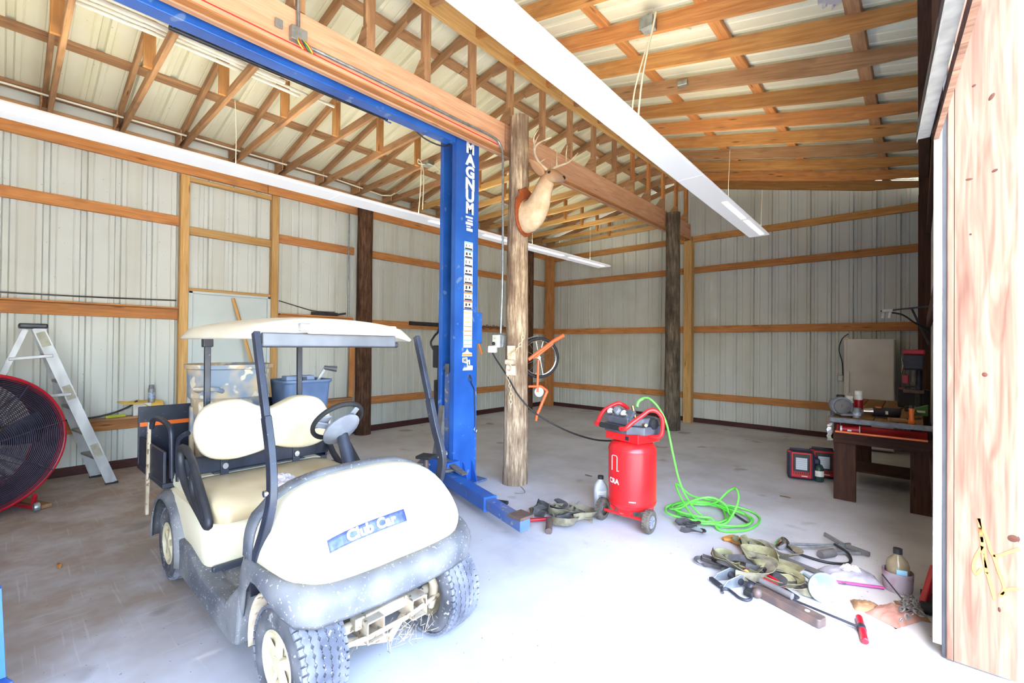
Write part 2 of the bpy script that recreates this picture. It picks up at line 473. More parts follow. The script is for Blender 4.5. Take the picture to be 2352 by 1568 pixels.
for a, b in ((YF, 2.4), (2.41, 8.72)):
    beam('girt', (XL + 0.02, a, 3.56), (XL + 0.02, b, 3.56), 0.04, 0.14, 'pine_orange', wl)
    beam('top_plate', (XL + 0.04, a, 3.765), (XL + 0.04, b, 3.765), 0.06, 0.09, 'pine_brown', wl)
for a, b in ((YF, 2.4), (2.41, 8.78)): beam('eave_board', (XL + 0.012, a, 3.875), (XL + 0.012, b, 3.875), 0.02, 0.14, 'wall_sheet', wl)
beam('ledge_board', (XL + 0.07, YF, 1.835), (XL + 0.07, 1.39, 1.835), 0.09, 0.018, 'pine_orange', wl)
beam('ledge_board', (XL + 0.07, 2.56, 1.835), (XL + 0.07, 3.65, 1.835), 0.09, 0.018, 'pine_orange', wl)
beam('ledge_board', (XL + 0.085, YF, 0.575), (XL + 0.085, 1.39, 0.575), 0.13, 0.028, 'pine_brown', wl)
beam('ledge_board', (XL + 0.085, 2.56, 0.575), (XL + 0.085, 3.65, 0.575), 0.13, 0.028, 'pine_brown', wl)
# framing of the side door, yellow new lumber
beam('door_stud', (-6.68, 1.447, 0), (-6.68, 1.447, 3.46), 0.095, 0.09, 'pine_yellow', wl)
beam('door_stud', (-6.68, 2.488, 0), (-6.68, 2.488, 3.46), 0.09, 0.09, 'pine_yellow', wl)
beam('door_header', (-6.70, 1.495, 3.43), (-6.70, 2.443, 3.43), 0.06, 0.05, 'pine_yellow', wl)
beam('door_header', (-6.70, 1.495, 2.80), (-6.70, 2.443, 2.80), 0.05, 0.10, 'pine_yellow', wl)
beam('door_header', (-6.70, 1.495, 2.075), (-6.70, 2.443, 2.075), 0.05, 0.04, 'pine_yellow', wl)
tag(beam('baseboard_left', (XL + 0.02, YF, 0.045), (XL + 0.02, 8.78, 0.045), 0.045, 0.09, 'base_trim'), kind='structure')

# --- wall_back (gable end)
wb = struct('wall_back')
gx0 = -5.56 - PITCH / 2 - 4 * PITCH
x = gx0
while x < XR + 0.05:
    n = 3 if x + W3 < XR + 0.25 else max(1, int((XR + 0.2 - x) / PITCH))
    xa = x
    sheet(n, lambda u, d: (xa + u, YB + d, 0.0), lambda u, d: (xa + u, YB + d, roof_z(min(max(xa + u, XL), 0.12)) - 0.045)).obj('panel', 'wall_sheet', wb, solid=0.0015, off=1.0)
    x += n * PITCH
for key, (z, h) in GZ.items():
    for a, b in ((XL + 0.04, -3.26), (-3.25, 0.02)):
        beam('girt', (a, YB - 0.02, z + h / 2), (b, YB - 0.02, z + h / 2), 0.04, h, 'pine_rafter' if key == 'a' else 'pine_orange', wb)
tag(beam('baseboard_back', (XL, YB - 0.02, 0.04), (0.1, YB - 0.02, 0.04), 0.045, 0.08, 'base_trim'), kind='structure')

# --- wall_right: beyond the jamb, and above the opening
wr = struct('wall_right')
xx = XR
for k in range(7):
    a = 2.96 + k * W3
    sheet(3, lambda u, d: (xx + d, a + u, 0.0), lambda u, d: (xx + d, a + u, 3.72)).obj('panel', 'wall_sheet', wr, solid=0.0015, off=1.0)
for z, h in ((0.44, 0.12), (1.7, 0.12), (2.84, 0.12)):
    beam('girt', (XR - 0.02, 2.98, z + h / 2), (XR - 0.02, 8.78, z + h / 2), 0.04, h, 'plank_dark', wr)
beam('corner_post', (0.055, 8.70, 0), (0.055, 8.70, 3.62), 0.15, 0.09, 'plank_dark', wr)
beam('wall_post', (0.06, 7.6, 0), (0.06, 7.6, 3.62), 0.14, 0.09, 'plank_dark', wr)
beam('top_plate', (0.03, YF, 3.61), (0.03, 8.78, 3.61), 0.09, 0.14, 'plank_dark', wr)
beam('eave_board', (0.085, YF, 3.775), (0.085, 8.78, 3.775), 0.02, 0.20, 'plank_dark', wr)
for k in range(5):
    beam('cladding_board', (0.05, -2.6, 2.58 + 0.235 * k), (0.05, 2.96, 2.58 + 0.235 * k), 0.02, 0.23, 'plank_dark', wr)
for k in range(6):
    a = -2.5 - (k + 1) * 0.25
    beam('cladding_board', (0.12, a, 0), (0.12, a, 3.7), 0.245, 0.02, 'plank_dark', wr, upv=(1, 0, 0))
# jamb of the big opening: metal edge, black gap strip, narrow board, wide board
# big opening: casing of the post in the opening
tr = struct('trim_1')
beam('jamb_board', (0.215, 2.925, 0.012), (0.215, 2.925, 3.4), 0.205, 0.04, 'jamb_wood', tr, upv=(0, 1, 0))
beam('jamb_board', (0.108, 2.935, 0.012), (0.108, 2.935, 3.4), 0.028, 0.06, 'jamb_wood', tr, upv=(0, 1, 0))
beam('jamb_board', (0.215, 2.975, 0.012), (0.215, 2.975, 3.4), 0.20, 0.05, 'jamb_wood', tr, upv=(0, 1, 0))
for (kx, kz, rx, rz_, tl) in ((0.165, 2.20, 0.016, 0.007, 0.0), (0.245, 2.22, 0.014, 0.008, 0.5), (0.235, 2.55, 0.010, 0.022, -0.5), (0.215, 1.32, 0.012, 0.014, 0.2), (0.30, 0.62, 0.022, 0.02, 0.4), (0.17, 1.95, 0.006, 0.006, 0), (0.18, 2.62, 0.010, 0.007, 0.6), (0.26, 0.30, 0.006, 0.014, 0.1)):
    mk = Matrix.Translation((kx, 2.9045, kz)) @ Matrix.Rotation(PI / 2, 4, 'X') @ Matrix.Rotation(tl, 4, 'Z') @ Matrix.Diagonal((rx, rz_, 1, 1))
    MB().lathe([(0.01, 0.0008), (0.6, 0.0006), (1.0, -0.002)], 16, mk).obj('knot', 'knot_wood', tr, smooth=40)
MB().box((0.088, 2.94, 1.7), (0.018, 0.05, 3.38)).obj('gap_strip', 'black_plastic', tr)
MB().prism([(0.048, 2.90), (0.077, 2.90), (0.077, 2.96), (0.073, 2.96), (0.073, 2.905), (0.052, 2.905), (0.052, 2.97), (0.048, 2.97)], 2.42, Matrix.Translation((0, 0, 0.07))).obj('metal_edge', 'white_enamel', tr)
mpaint = [[(0.197, 0.68), (0.205, 0.60), (0.213, 0.50), (0.23, 0.42), (0.246, 0.34)], [(0.197, 0.68), (0.222, 0.60), (0.243, 0.53), (0.29, 0.56), (0.32, 0.585)], [(0.208, 0.56), (0.19, 0.51), (0.18, 0.46), (0.19, 0.43), (0.205, 0.46)], [(0.24, 0.54), (0.26, 0.46), (0.275, 0.40), (0.262, 0.36), (0.29, 0.40), (0.32, 0.41)], [(0.20, 0.64), (0.216, 0.53), (0.222, 0.44)]]
for st_ in mpaint:
    MB().ribbon(spline([(x_, 2.9035, z_) for x_, z_ in st_], 5), 0.011, 0.0016, side=lambda i, t_: Vector((0, 1, 0)).cross(t_)).obj('paint_mark', 'paint_orange', tr)
# header over the opening: a steel channel with a timber strip, running back over the camera
th = struct('trim_2')
def hdr(xa, xb, za, zb, name, mat):
    A = [(xa[0], 2.90, za), (xb[0], 2.90, za), (xb[0], 2.90, zb), (xa[0], 2.90, zb)]
    B = [(xa[1], -2.6, za), (xb[1], -2.6, za), (xb[1], -2.6, zb), (xa[1], -2.6, zb)]
    return MB().loft([A, B], closed=True, cap=True).obj(name, mat, th)
hdr((-0.014, 0.30), (0.034, 0.345), 2.43, 2.45, 'channel', 'header_metal')
hdr((-0.014, 0.30), (-0.010, 0.304), 2.415, 2.48, 'channel_lip', 'header_metal')
hdr((0.046, 0.36), (0.066, 0.38), 2.41, 2.47, 'timber_strip', 'jamb_wood')

# --- wall_front behind the camera
wf = struct('wall_front')
x = XL
while x < 0.1:
    xb = x
    sheet(3, lambda u, d: (xb + u, YF - d, 0.0), lambda u, d: (xb + u, YF - d, roof_z(min(xb + u, 0.1)) - 0.045)).obj('panel', 'wall_sheet', wf, solid=0.0015, off=1.0)
    x += W3

# --- the roof
ce = struct('ceiling')
dl = Vector((-1, 0, -SL)).normalized(); nl = Vector((-SL, 0, 1)).normalized()
dr = Vector((1, 0, -SR)).normalized(); nr = Vector((SR, 0, 1)).normalized()
lenL, lenR = 3.72, 3.75
ridge = Vector((XM, 0, RZ))
meL = sheet(3, lambda u, d: ridge + Vector((0, u, 0)) + nl * d, lambda u, d: ridge + dl * lenL + Vector((0, u, 0)) + nl * d).mesh('roof_panel')
meR = sheet(3, lambda u, d: ridge + Vector((0, u, 0)) + nr * d, lambda u, d: ridge + dr * lenR + Vector((0, u, 0)) + nr * d).mesh('roof_panel')
yy = YF - 0.1; k = 0
while yy < 8.75:
    for mm in (meL, meR):
        o = link('roof_panel', mm, 'roof_sheet', ce, solid=0.0015, off=1.0); o.location = (0, yy, 0)
    yy += W3
YS = [2.505 + 0.5655 * k for k in range(-11, 11)]
for xp in (-3.03, -2.15, -1.28, -0.37):
    z = roof_z(xp) - 0.022
    for a, b in ((YF, 2.3), (2.31, 8.9)):
        beam('purlin', (xp, a, z), (xp, b, z), 0.10, 0.04, 'pine_orange' if xp < -0.5 else 'pine_brown', ce, upv=nr)
for xp in (-6.62, -5.77, -3.86):
    z = roof_z(xp) - 0.022
    for a, b in ((YF, 3.4), (3.41, 8.9)):
        beam('purlin', (xp, a, z), (xp, b, z), 0.10, 0.04, 'pine_brown', ce, upv=nl)
# right half: deep rafters with tapered tails; left half: light trusses
raf_mats = ['pine_rafter', 'pine_orange', 'pine_rafter', 'pine_brown']
RAF = {}
for k, y in enumerate(YS + [8.70]):
    x0, x1 = XM + 0.07, 0.04
    mt = raf_mats[k % 4]
    if mt not in RAF:
        zt = lambda x: roof_z(x) - 0.042
        L = math.hypot(x1 - x0, zt(x1) - zt(x0))
        prof = [(0, 0), (L, 0), (L, -0.085), (L - 0.62, -0.145), (0, -0.145)]
        mb = MB().prism(prof, 0.04, Matrix.Translation((0, 0, -0.02)))
        RAF[mt] = (mb.mesh('rafter'), x0, zt(x0), math.atan2(zt(x1) - zt(x0), x1 - x0)); RAF[mt][0].materials.append(MATS[mt])
    mesh_, xx0, zz0, an = RAF[mt]
    o = link('rafter', mesh_, None, ce); o.rotation_euler = (PI / 2, 0, 0)
    o.matrix_local = Matrix.Translation((xx0, y, zz0)) @ Matrix.Rotation(-an, 4, 'Y') @ Matrix.Rotation(PI / 2, 4, 'X')
for k, y in enumerate(YS + [8.66]):
    t = bpy.data.objects.new('truss', None); COL.objects.link(t); t.parent = ce; t.empty_display_size = 0.1
    tm = 'pine_brown' if y < 5 else 'pine_yellow'
    zt = lambda x: roof_z(x) - 0.042 - 0.046
    beam('top_chord', (-6.68, y, zt(-6.68)), (XM + 0.02, y, zt(XM + 0.02)), 0.038, 0.09, 'pine_brown', t)
    beam('bottom_chord', (-6.68, y + 0.04, 3.795), (XM - 0.075, y + 0.04, 3.835), 0.038, 0.088, 'pine_brown' if y < 4.5 else 'pine_yellow', t)
    beam('end_post', (XM + 0.03, y, 3.80), (XM + 0.03, y, 4.44), 0.09, 0.038, 'pine_brown' if y < 6 else 'pine_orange', t, upv=(1, 0, 0))
    beam('web', (-4.98, y + 0.002, 3.80), (-4.98, y + 0.002, zt(-4.98)), 0.085, 0.036, 'pine_rafter', t, upv=(1, 0, 0))
    MB().prism([(XM - 0.16, 3.80), (XM + 0.07, 3.80), (XM + 0.07, 3.98), (XM + 0.0, 3.98)], 0.012, Matrix.Translation((0, y - 0.034, 0)) @ Matrix.Rotation(PI / 2, 4, 'X')).obj('gusset', 'pine_brown', t)
    MB().prism([(XM - 0.20, 4.41), (XM + 0.02, 4.41), (XM + 0.02, 4.57), (XM - 0.20, 4.53)], 0.012, Matrix.Translation((0, y - 0.034, 0)) @ Matrix.Rotation(PI / 2, 4, 'X')).obj('gusset', 'pine_brown', t)
    MB().prism([(-6.66, 3.76), (-6.40, 3.76), (-6.40, 3.90), (-6.66, 3.90)], 0.012, Matrix.Translation((0, y - 0.022, 0)) @ Matrix.Rotation(PI / 2, 4, 'X')).obj('gusset', 'pine_brown', t)

# --- carrying timbers and poles
b1 = thing('ridge_beam', 'long yellow ridge beam under the peak of the roof, above the row of short posts', 'beam', (XM, 2.4, 4.41))
for k in range(3):
    a = -6.4 + k * 4.25
    beam('plank', (0.075, a + 0.0, 0.125), (0.075, a + 4.24, 0.125), 0.05, 0.25, 'pine_yellow', b1)
b2 = thing('carrying_beam', 'deep pale timber beam with a conduit along it, carried by the round poles', 'beam', (XM, 2.4, 3.5))
beam('plank', (0.03, -6.4, 0.145), (0.03, 1.13, 0.145), 0.05, 0.29, 'beam_wood', b2)
beam('plank', (0.03, 1.14, 0.145), (0.03, 5.32, 0.145), 0.05, 0.29, 'beam_wood', b2)
beam('plank', (0.03, 5.33, 0.145), (0.03, 6.4, 0.145), 0.05, 0.29, 'beam_wood', b2)
beam('plank', (-0.04, -6.4, 0.10), (-0.04, 6.4, 0.10), 0.05, 0.235, 'beam_wood', b2)
beam('bottom_plank', (-0.005, -6.4, 0.004), (-0.005, 6.4, 0.004), 0.118, 0.022, 'pine_orange', b2)
beam('gable_board', (-0.0, 6.30, -0.05), (0.0, 6.30, 0.95), 0.12, 0.03, 'pine_orange', b2, upv=(1, 0, 0))
def pole(loc, h, r0, r1, mat, label, seed, lean=(0, 0)):
    rnd = random.Random(seed); secs = []; n = 20; K = 26
    ph = [rnd.random() * 6.28 for _ in range(4)]
    for k in range(K + 1):
        f = k / K; z = h * f; r = r0 + (r1 - r0) * f
        S = []
        for i in range(n):
            t = 2 * PI * i / n
            q = r * (1 + 0.025 * math.sin(3 * t + ph[0] + f * 3) + 0.02 * math.sin(5 * t + ph[1] - f * 5) + 0.02 * math.sin(f * 19 + ph[2] + t))
            S.append((q * math.cos(t) + lean[0] * f, q * math.sin(t) + lean[1] * f, z))
        secs.append(S)
    o = MB().loft(secs, closed=True, cap=True).obj('pole', mat, None, smooth=50); o.location = loc
    return tag(o, label, 'pole')
pole((-3.13, 3.56, 0), 3.80, 0.13, 0.098, 'pole_wood', 'thick weathered round pole with the deer head on it', 1, (0.02, 0.0))
pole((-3.18, 7.70, 0), 3.74, 0.132, 0.113, 'pole_grey', 'grey weathered round pole standing near the back wall', 2)
pole((-6.57, 3.81, 0), 3.68, 0.125, 0.115, 'pole_dark', 'dark brown round pole against the wall right of the side door', 3)
pole((-6.58, 7.92, 0), 3.6, 0.10, 0.09, 'pole_dark', 'dark round pole against the side wall, mostly behind the deer pole', 4)
tag(beam('post', (-3.28, 8.70, 0), (-3.28, 8.70, 3.44), 0.15, 0.14, 'pine_yellow', upv=(0, 1, 0)), 'square yellow timber post at the back wall beside the grey pole', 'post')
tag(beam('post', (-6.605, 8.71, 0), (-6.605, 8.71, 3.56), 0.17, 0.16, 'pine_orange', upv=(0, 1, 0)), 'square orange timber post in the back corner', 'post')

# --- the side door
d1 = struct('door_1')
MB().box((XL + 0.03, 1.975, 1.015), (0.045, 0.86, 2.03)).obj('door_leaf', 'door_paint', d1, bevel=0.003)
for yc, w_ in ((1.52, 0.05), (2.425, 0.04)):
    MB().box((XL + 0.045, yc, 1.03), (0.07, w_, 2.06)).obj('door_frame', 'door_paint', d1, bevel=0.004)
MB().box((XL + 0.045, 1.975, 2.045), (0.07, 0.95, 0.03)).obj('door_frame', 'door_paint', d1, bevel=0.004)
for zc in (0.89, 1.07):
    mb = MB().lathe([(0.001, 0.075), (0.03, 0.07), (0.036, 0.055), (0.03, 0.04), (0.014, 0.035), (0.014, 0.01), (0.036, 0.008), (0.036, 0)] if zc < 1 else [(0.001, 0.03), (0.018, 0.028), (0.034, 0.02), (0.036, 0)], 20,
                    Matrix.Translation((XL + 0.052, 1.592, zc)) @ rot_to((1, 0, 0)))
    mb.obj('knob' if zc < 1 else 'deadbolt', 'chrome', d1, smooth=40)
# ------------------------------------------------------------------ golf cart
pm('cart_cream', C(232, 222, 192), C(222, 208, 176), 2.5, 0.38)
pm('cart_seat', C(232, 220, 192), C(214, 192, 152), 3.0, 0.5, lo=0.4, hi=0.75)
pm('cart_cushion', C(216, 196, 158), C(190, 162, 118), 3.0, 0.5, lo=0.35, hi=0.75)
pm('cart_roof', C(236, 228, 208), C(226, 214, 188), 2.0, 0.42)
pm('cart_fender', C(78, 80, 86), C(124, 122, 121), 4.0, 0.6, speck=C(172, 168, 162), sscale=75, sthr=0.66)
pm('cart_black', C(44, 47, 58), C(58, 60, 70), 6, 0.42, speck=C(120, 118, 118), sscale=60, sthr=0.72)
pm('mud', C(200, 184, 160), C(166, 146, 120), 9, 0.9, speck=C(120, 100, 80), sscale=30, bump=0.4)
pm('tyre', C(52, 52, 56), C(104, 102, 104), 7, 0.85, speck=C(150, 146, 140), sscale=40, sthr=0.63)
pm('tread', C(74, 76, 86), C(126, 126, 134), 7, 0.85, speck=C(150, 148, 146), sscale=50, sthr=0.68)
pm('rim_cream', C(208, 194, 160), C(180, 164, 132), 8, 0.5)
pm('steer_grey', C(124, 126, 134), C(146, 148, 154), 8, 0.5)
pm('decal_blue', C(58, 70, 118), C(90, 102, 150), 30, 0.4)
pm('decal_white', C(244, 242, 236), None, rough=0.4)
pm('reflector_orange', C(236, 110, 40), None, rough=0.3)
pm('smoked_plastic', C(64, 66, 74), C(84, 86, 92), 5, 0.35)
CART = thing('golf_cart', 'cream two-seat golf cart with a canopy roof and muddy grey fenders', 'golf cart', (-2.60, 1.125, 0), math.radians(1.0)); CART.scale = (1, 0.89, 1)

def wheel(loc, side, r=0.217, w=0.215, steer=0.0):
    """side -1: outer face towards local -y"""
    e = bpy.data.objects.new('wheel', None); COL.objects.link(e); e.parent = CART; e.location = loc
    e.rotation_euler = (0, 0, steer); e.empty_display_size = 0.05
    R = rot_to((0, side, 0)); h = w / 2
    prof = [(0.118, -h + 0.012), (0.128, -h + 0.002), (0.165, -h - 0.004), (0.190, -h + 0.006), (r - 0.012, -h + 0.024), (r - 0.006, -h + 0.05), (r - 0.004, 0), (r - 0.006, h - 0.05), (r - 0.012, h - 0.024), (0.190, h - 0.006), (0.165, h + 0.004), (0.128, h - 0.002), (0.118, h - 0.012), (0.112, 0), (0.118, -h + 0.012)]
    MB().lathe(prof, 40, R).obj('tyre', 'tyre', e, smooth=50)
    mb = MB(); N = 88
    for k, c in enumerate((-0.066, -0.033, 0.0, 0.033, 0.066)):
        secs = []
        for i in range(N):
            t = 2 * PI * i / N; z = c + (0.0055 if i % 2 else -0.0055) * (1 if k % 2 else -1)
            lo, hi = r - 0.012, (r + 0.0005 if abs(c) < 0.05 else r - 0.003)
            ring = [(lo, z - 0.0160), (hi, z - 0.0145), (hi, z + 0.0145), (lo, z + 0.0160)]
            secs.append([R @ Vector((q * math.cos(t), q * math.sin(t), zz)) for q, zz in ring])
        secs.append(secs[0]); mb.loft(secs, closed=True)
    for sgn in (-1, 1):
        for i in range(44):
            t = 2 * PI * i / 44; c = Vector((math.cos(t), math.sin(t), 0)); tt = Vector((-math.sin(t), math.cos(t), 0))
            m3 = Matrix((c, tt, Vector((0, 0, 1)))).transposed()
            p = R @ (c * (r - 0.014) + Vector((0, 0, sgn * (h - 0.016)))); mb.box(p, (0.014, 0.022, 0.020), m=R.to_3x3() @ m3)
    mb.obj('tread', 'tread', e)
    rim = [(0.122, h - 0.016), (0.122, h - 0.004), (0.112, h - 0.002), (0.104, h - 0.020), (0.098, h - 0.034), (0.03, h - 0.030), (0.028, h - 0.004), (0.001, h - 0.002)]
    MB().lathe(rim, 32, R).obj('rim', 'rim_cream', e, smooth=40)
    MB().lathe([(0.118, -h + 0.010), (0.110, -h + 0.03), (0.108, h - 0.05), (0.03, h - 0.06)], 28, R).obj('rim_well', 'rim_cream', e, smooth=40)
    for k in range(5):
        t = 2 * PI * k / 5 + 0.3
        m = R @ Matrix.Rotation(t, 4, 'Z') @ Matrix.Translation((0.066, 0, h - 0.022))
        MB().add([m @ Vector(p) for p in ((-0.04, -0.02, 0), (0.042, -0.028, 0), (0.042, 0.028, 0), (-0.04, 0.02, 0), (-0.04, -0.013, 0.016), (0.036, -0.018, 0.010), (0.036, 0.018, 0.010), (-0.04, 0.013, 0.016))],
                 [(0, 1, 2, 3), (4, 5, 6, 7), (0, 1, 5, 4), (1, 2, 6, 5), (2, 3, 7, 6), (3, 0, 4, 7)]).obj('spoke', 'rim_cream', e)
    return e
WX = 0.78
wheel((WX, -0.39, 0.217), -1, steer=math.radians(2)); wheel((WX, 0.39, 0.217), 1, steer=math.radians(2))
wheel((-WX, -0.39, 0.217), -1); wheel((-WX, 0.39, 0.217), 1)

# cowl: s runs from the rear edge (0) to the nose (1), t across (-1..1)
CP = spline([(0.575, 0, 0.838), (0.65, 0, 0.846), (0.73, 0, 0.828), (0.81, 0, 0.772), (0.88, 0, 0.69), (0.925, 0, 0.60), (0.945, 0, 0.515)], 4)
def cowl(s, t, off=0.0):
    f = s * (len(CP) - 1); i = min(int(f), len(CP) - 2); q = CP[i].lerp(CP[i + 1], f - i)
    w = 0.515 - 0.03 * s - 0.07 * s ** 3
    zb = 0.545 - 0.03 * s
    a = t * PI / 2; p = 2.0 / 2.9
    y = w * math.copysign(abs(math.sin(a)) ** p, math.sin(a)); c = max(0.0, math.cos(a)) ** p
    x = q.x - (0.10 * s * s) * (abs(t) ** 3)
    v = Vector((x, y, zb + (q.z - zb) * c))
    if off:
        e = 1e-3; g = lambda s_, t_: cowl(s_, t_)
        n = (g(min(1, s + e), t) - g(max(0, s - e), t)).cross(g(s, min(1, t + e)) - g(s, max(-1, t - e)))
        if n.length > 0:
            n.normalize(); n = n if n.x + n.z > 0 else -n
            v = v + n * off
    return v
secs = [[cowl(k / 16, -1 + 2 * j / 28) for j in range(29)] for k in range(17)]
MB().loft(secs).obj('front_cowl', 'cart_cream', CART, smooth=60, solid=0.012, off=-1.0)
band = []
for k, (o1, dx) in enumerate(((0.012, -0.055), (0.016, -0.04), (0.016, 0.0), (0.006, 0.022))):
    band.append([cowl(0.0, -1 + 2 * j / 28) * 1.0 + Vector((dx, 0.0, 0)) + Vector((0, math.copysign(o1, -1 + 2 * j / 28) if abs(j - 14) > 9 else 0, o1)) for j in range(29)])
MB().loft(band).obj('dash_edge', 'cart_fender', CART, smooth=60, solid=0.01)
# dash panel under the band
dash = [[cowl(0.0, -1 + 2 * j / 28) * 1.0 + Vector((-0.05, 0, -0.01)) for j in range(29)], [Vector((0.50, 0.93 * cowl(0.0, -1 + 2 * j / 28).y, 0.36)) for j in range(29)]]
MB().loft(dash).obj('dash_panel', 'cart_black', CART, smooth=60, solid=0.006)
# name plate and its letters follow the cowl
def cowl_yz(y, sv, off):
    """point on the cowl at lateral y and profile position sv"""
    lo, hi = -1.0, 1.0
    for _ in range(26):
        m_ = (lo + hi) / 2
        if cowl(sv, m_).y < y: lo = m_
        else: hi = m_
    return cowl(sv, (lo + hi) / 2, off)
PL0, PL1, S0, S1 = -0.33, 0.07, 0.75, 0.665
MB().loft([[cowl_yz(PL0 + (PL1 - PL0) * i / 16, S0 + (S1 - S0) * k / 4 + 0.012 * (1 - i / 16), 0.004) for i in range(17)] for k in range(5)]).obj('name_plate', 'decal_blue', CART, smooth=60, solid=0.003)
def wrap_text(name, body, mat, size, yc, sc, dy, ds):
    tmp = text(name, body, mat, CART, Matrix.Identity(4), size, 0.0, 0.004 * size / 0.1, 1.0)
    me = tmp.data
    for v in me.vertices:
        yy_, ss_ = yc + v.co.x * dy, sc - v.co.y * ds
        v.co = cowl_yz(yy_, ss_ - 0.012 * (yy_ - PL0) / (PL1 - PL0) + 0.012, 0.0075)
    return tmp
wrap_text('name_lettering', 'Club Car', 'decal_white', 0.082, -0.12, 0.708, 0.84, 1.12)
sx_ = [cowl_yz(-0.19 + dy_, 0.20 + ds_, 0.003) for dy_, ds_ in ((-0.045, 0.0), (0.0, 0.05), (0.05, 0.0), (0.0, -0.05))]
MB().add(sx_, [(0, 1, 2, 3)]).obj('warning_sticker', 'decal_white', CART, solid=0.001)
# bumper and front fenders: stations round the nose
ST = [(0.36, 0.485, 0.14, 0.42, 0.05), (0.42, 0.505, 0.25, 0.50, 0.03), (0.49, 0.52, 0.39, 0.555, 0.03), (0.58, 0.535, 0.465, 0.56, 0.03), (0.68, 0.545, 0.485, 0.555, 0.04), (0.78, 0.545, 0.465, 0.55, 0.055), (0.86, 0.53, 0.425, 0.545, 0.07), (0.925, 0.495, 0.395, 0.535, 0.08), (0.975, 0.42, 0.385, 0.53, 0.085), (1.0, 0.28, 0.385, 0.525, 0.085), (1.012, 0.12, 0.385, 0.52, 0.085)]
path = [(x, -y, zb, zt_, ins) for x, y, zb, zt_, ins in ST] + [(1.015, 0, 0.385, 0.52, 0.085)] + [(x, y, zb, zt_, ins) for x, y, zb, zt_, ins in reversed(ST)]
secs = []
for i, (x, y, zb, zt_, ins) in enumerate(path):
    a = Vector(path[max(0, i - 1)][:2]); b = Vector(path[min(len(path) - 1, i + 1)][:2]); t = (b - a).normalized()
    n_ = Vector((t.y, -t.x)); c = Vector((x, y))
    S = []
    for f, o in ((0.0, -ins), (0.10, -ins * 0.35), (0.3, -0.004), (0.55, 0.0), (0.85, -0.006), (1.0, -0.018)):
        p = c + n_ * o; S.append(Vector((p.x, p.y, zt_ + (zb - zt_) * f)))
    secs.append(S)
MB().loft(secs).obj('front_fender', 'cart_fender', CART, smooth=60, solid=0.012, off=-1.0)
# wheel-well liners
for sgn in (-1, 1):
    secs = []
    for k in range(13):
        t = math.radians(78 + k * 9.5); c = Vector((WX + 0.262 * math.cos(t), 0, 0.225 + 0.25 * math.sin(t)))
        secs.append([c + Vector((0, sgn * 0.28, 0)), c + Vector((0, sgn * 0.50, 0))])
    MB().loft(secs).obj('wheel_liner', 'mud', CART, smooth=60, solid=0.006)
# floor pan and rockers
MB().box((0.18, 0, 0.235), (0.76, 0.90, 0.03)).obj('floor_pan', 'cart_fender', CART, bevel=0.01)
for sgn in (-1, 1):
    prof = [(-0.60, 0.21), (-0.56, 0.33), (-0.36, 0.325), (-0.12, 0.262), (0.0, 0.25), (0.24, 0.25), (0.38, 0.36), (0.44, 0.36), (0.40, 0.12), (0.33, 0.095), (-0.50, 0.135)]
    y_ = sgn * 0.505
    mb = MB().prism([(p, q) for p, q in prof], 0.11, Matrix.Translation((0, y_ + (0.0 if sgn < 0 else 0.0), 0)) @ Matrix.Rotation(PI / 2, 4, 'X') @ Matrix.Translation((0, 0, 0 if sgn > 0 else -0.11)))
    mb.obj('rocker_panel', 'cart_fender', CART, bevel=0.014)
MB().box((0.34, -0.36, 0.275), (0.10, 0.07, 0.05)).obj('pedal', 'dusty_steel', CART, bevel=0.006)
# rear body
def rrect(hx, hy, r, n=5):
    out = []
    for cx, cy, a0 in ((hx - r, hy - r, 0), (-hx + r, hy - r, PI / 2), (-hx + r, -hy + r, PI), (hx - r, -hy + r, 1.5 * PI)):
        for k in range(n + 1):
            t = a0 + PI / 2 * k / n; out.append((cx + r * math.cos(t), cy + r * math.sin(t)))
    return out
secs = []
for z, hx, hy, cx in ((0.25, 0.36, 0.455, -0.49), (0.27, 0.375, 0.47, -0.485), (0.40, 0.385, 0.485, -0.485), (0.50, 0.385, 0.49, -0.485), (0.535, 0.375, 0.48, -0.485), (0.545, 0.35, 0.45, -0.485)):
    secs.append([(cx + x, y, z) for x, y in rrect(hx, hy, 0.085)])
MB().loft(secs, closed=True, cap=True).obj('rear_body', 'cart_cream', CART, smooth=50)
MB().prism([(-0.16, 0.262), (0.30, 0.262), (0.27, 0.33), (0.20, 0.355), (-0.02, 0.355), (-0.10, 0.33)], 0.012, Matrix.Translation((-0.098, -0.04, 0)) @ Matrix.Rotation(PI / 2, 4, 'Y') @ Matrix.Rotation(PI / 2, 4, 'Z')).obj('kick_vent', 'cart_black', CART, bevel=0.004)
MB().box((-0.095, 0, 0.262), (0.03, 0.90, 0.04)).obj('kick_sill', 'cart_black', CART, bevel=0.008)
# rear fenders
for sgn in (-1, 1):
    secs = []
    for k in range(15):
        t = math.radians(-12 + k * 14.2); r_ = 0.262
        c = Vector((-WX + math.cos(t) * r_, 0, 0.225 + math.sin(t) * r_)); d_ = Vector((math.cos(t), 0, math.sin(t)))
        secs.append([c + Vector((0, sgn * 0.40, 0)) + d_ * 0.05, c + Vector((0, sgn * 0.49, 0)) + d_ * 0.05, c + Vector((0, sgn * 0.525, 0)) + d_ * 0.022, c + Vector((0, sgn * 0.53, 0))])
    MB().loft(secs).obj('rear_fender', 'cart_fender', CART, smooth=60, solid=0.01)
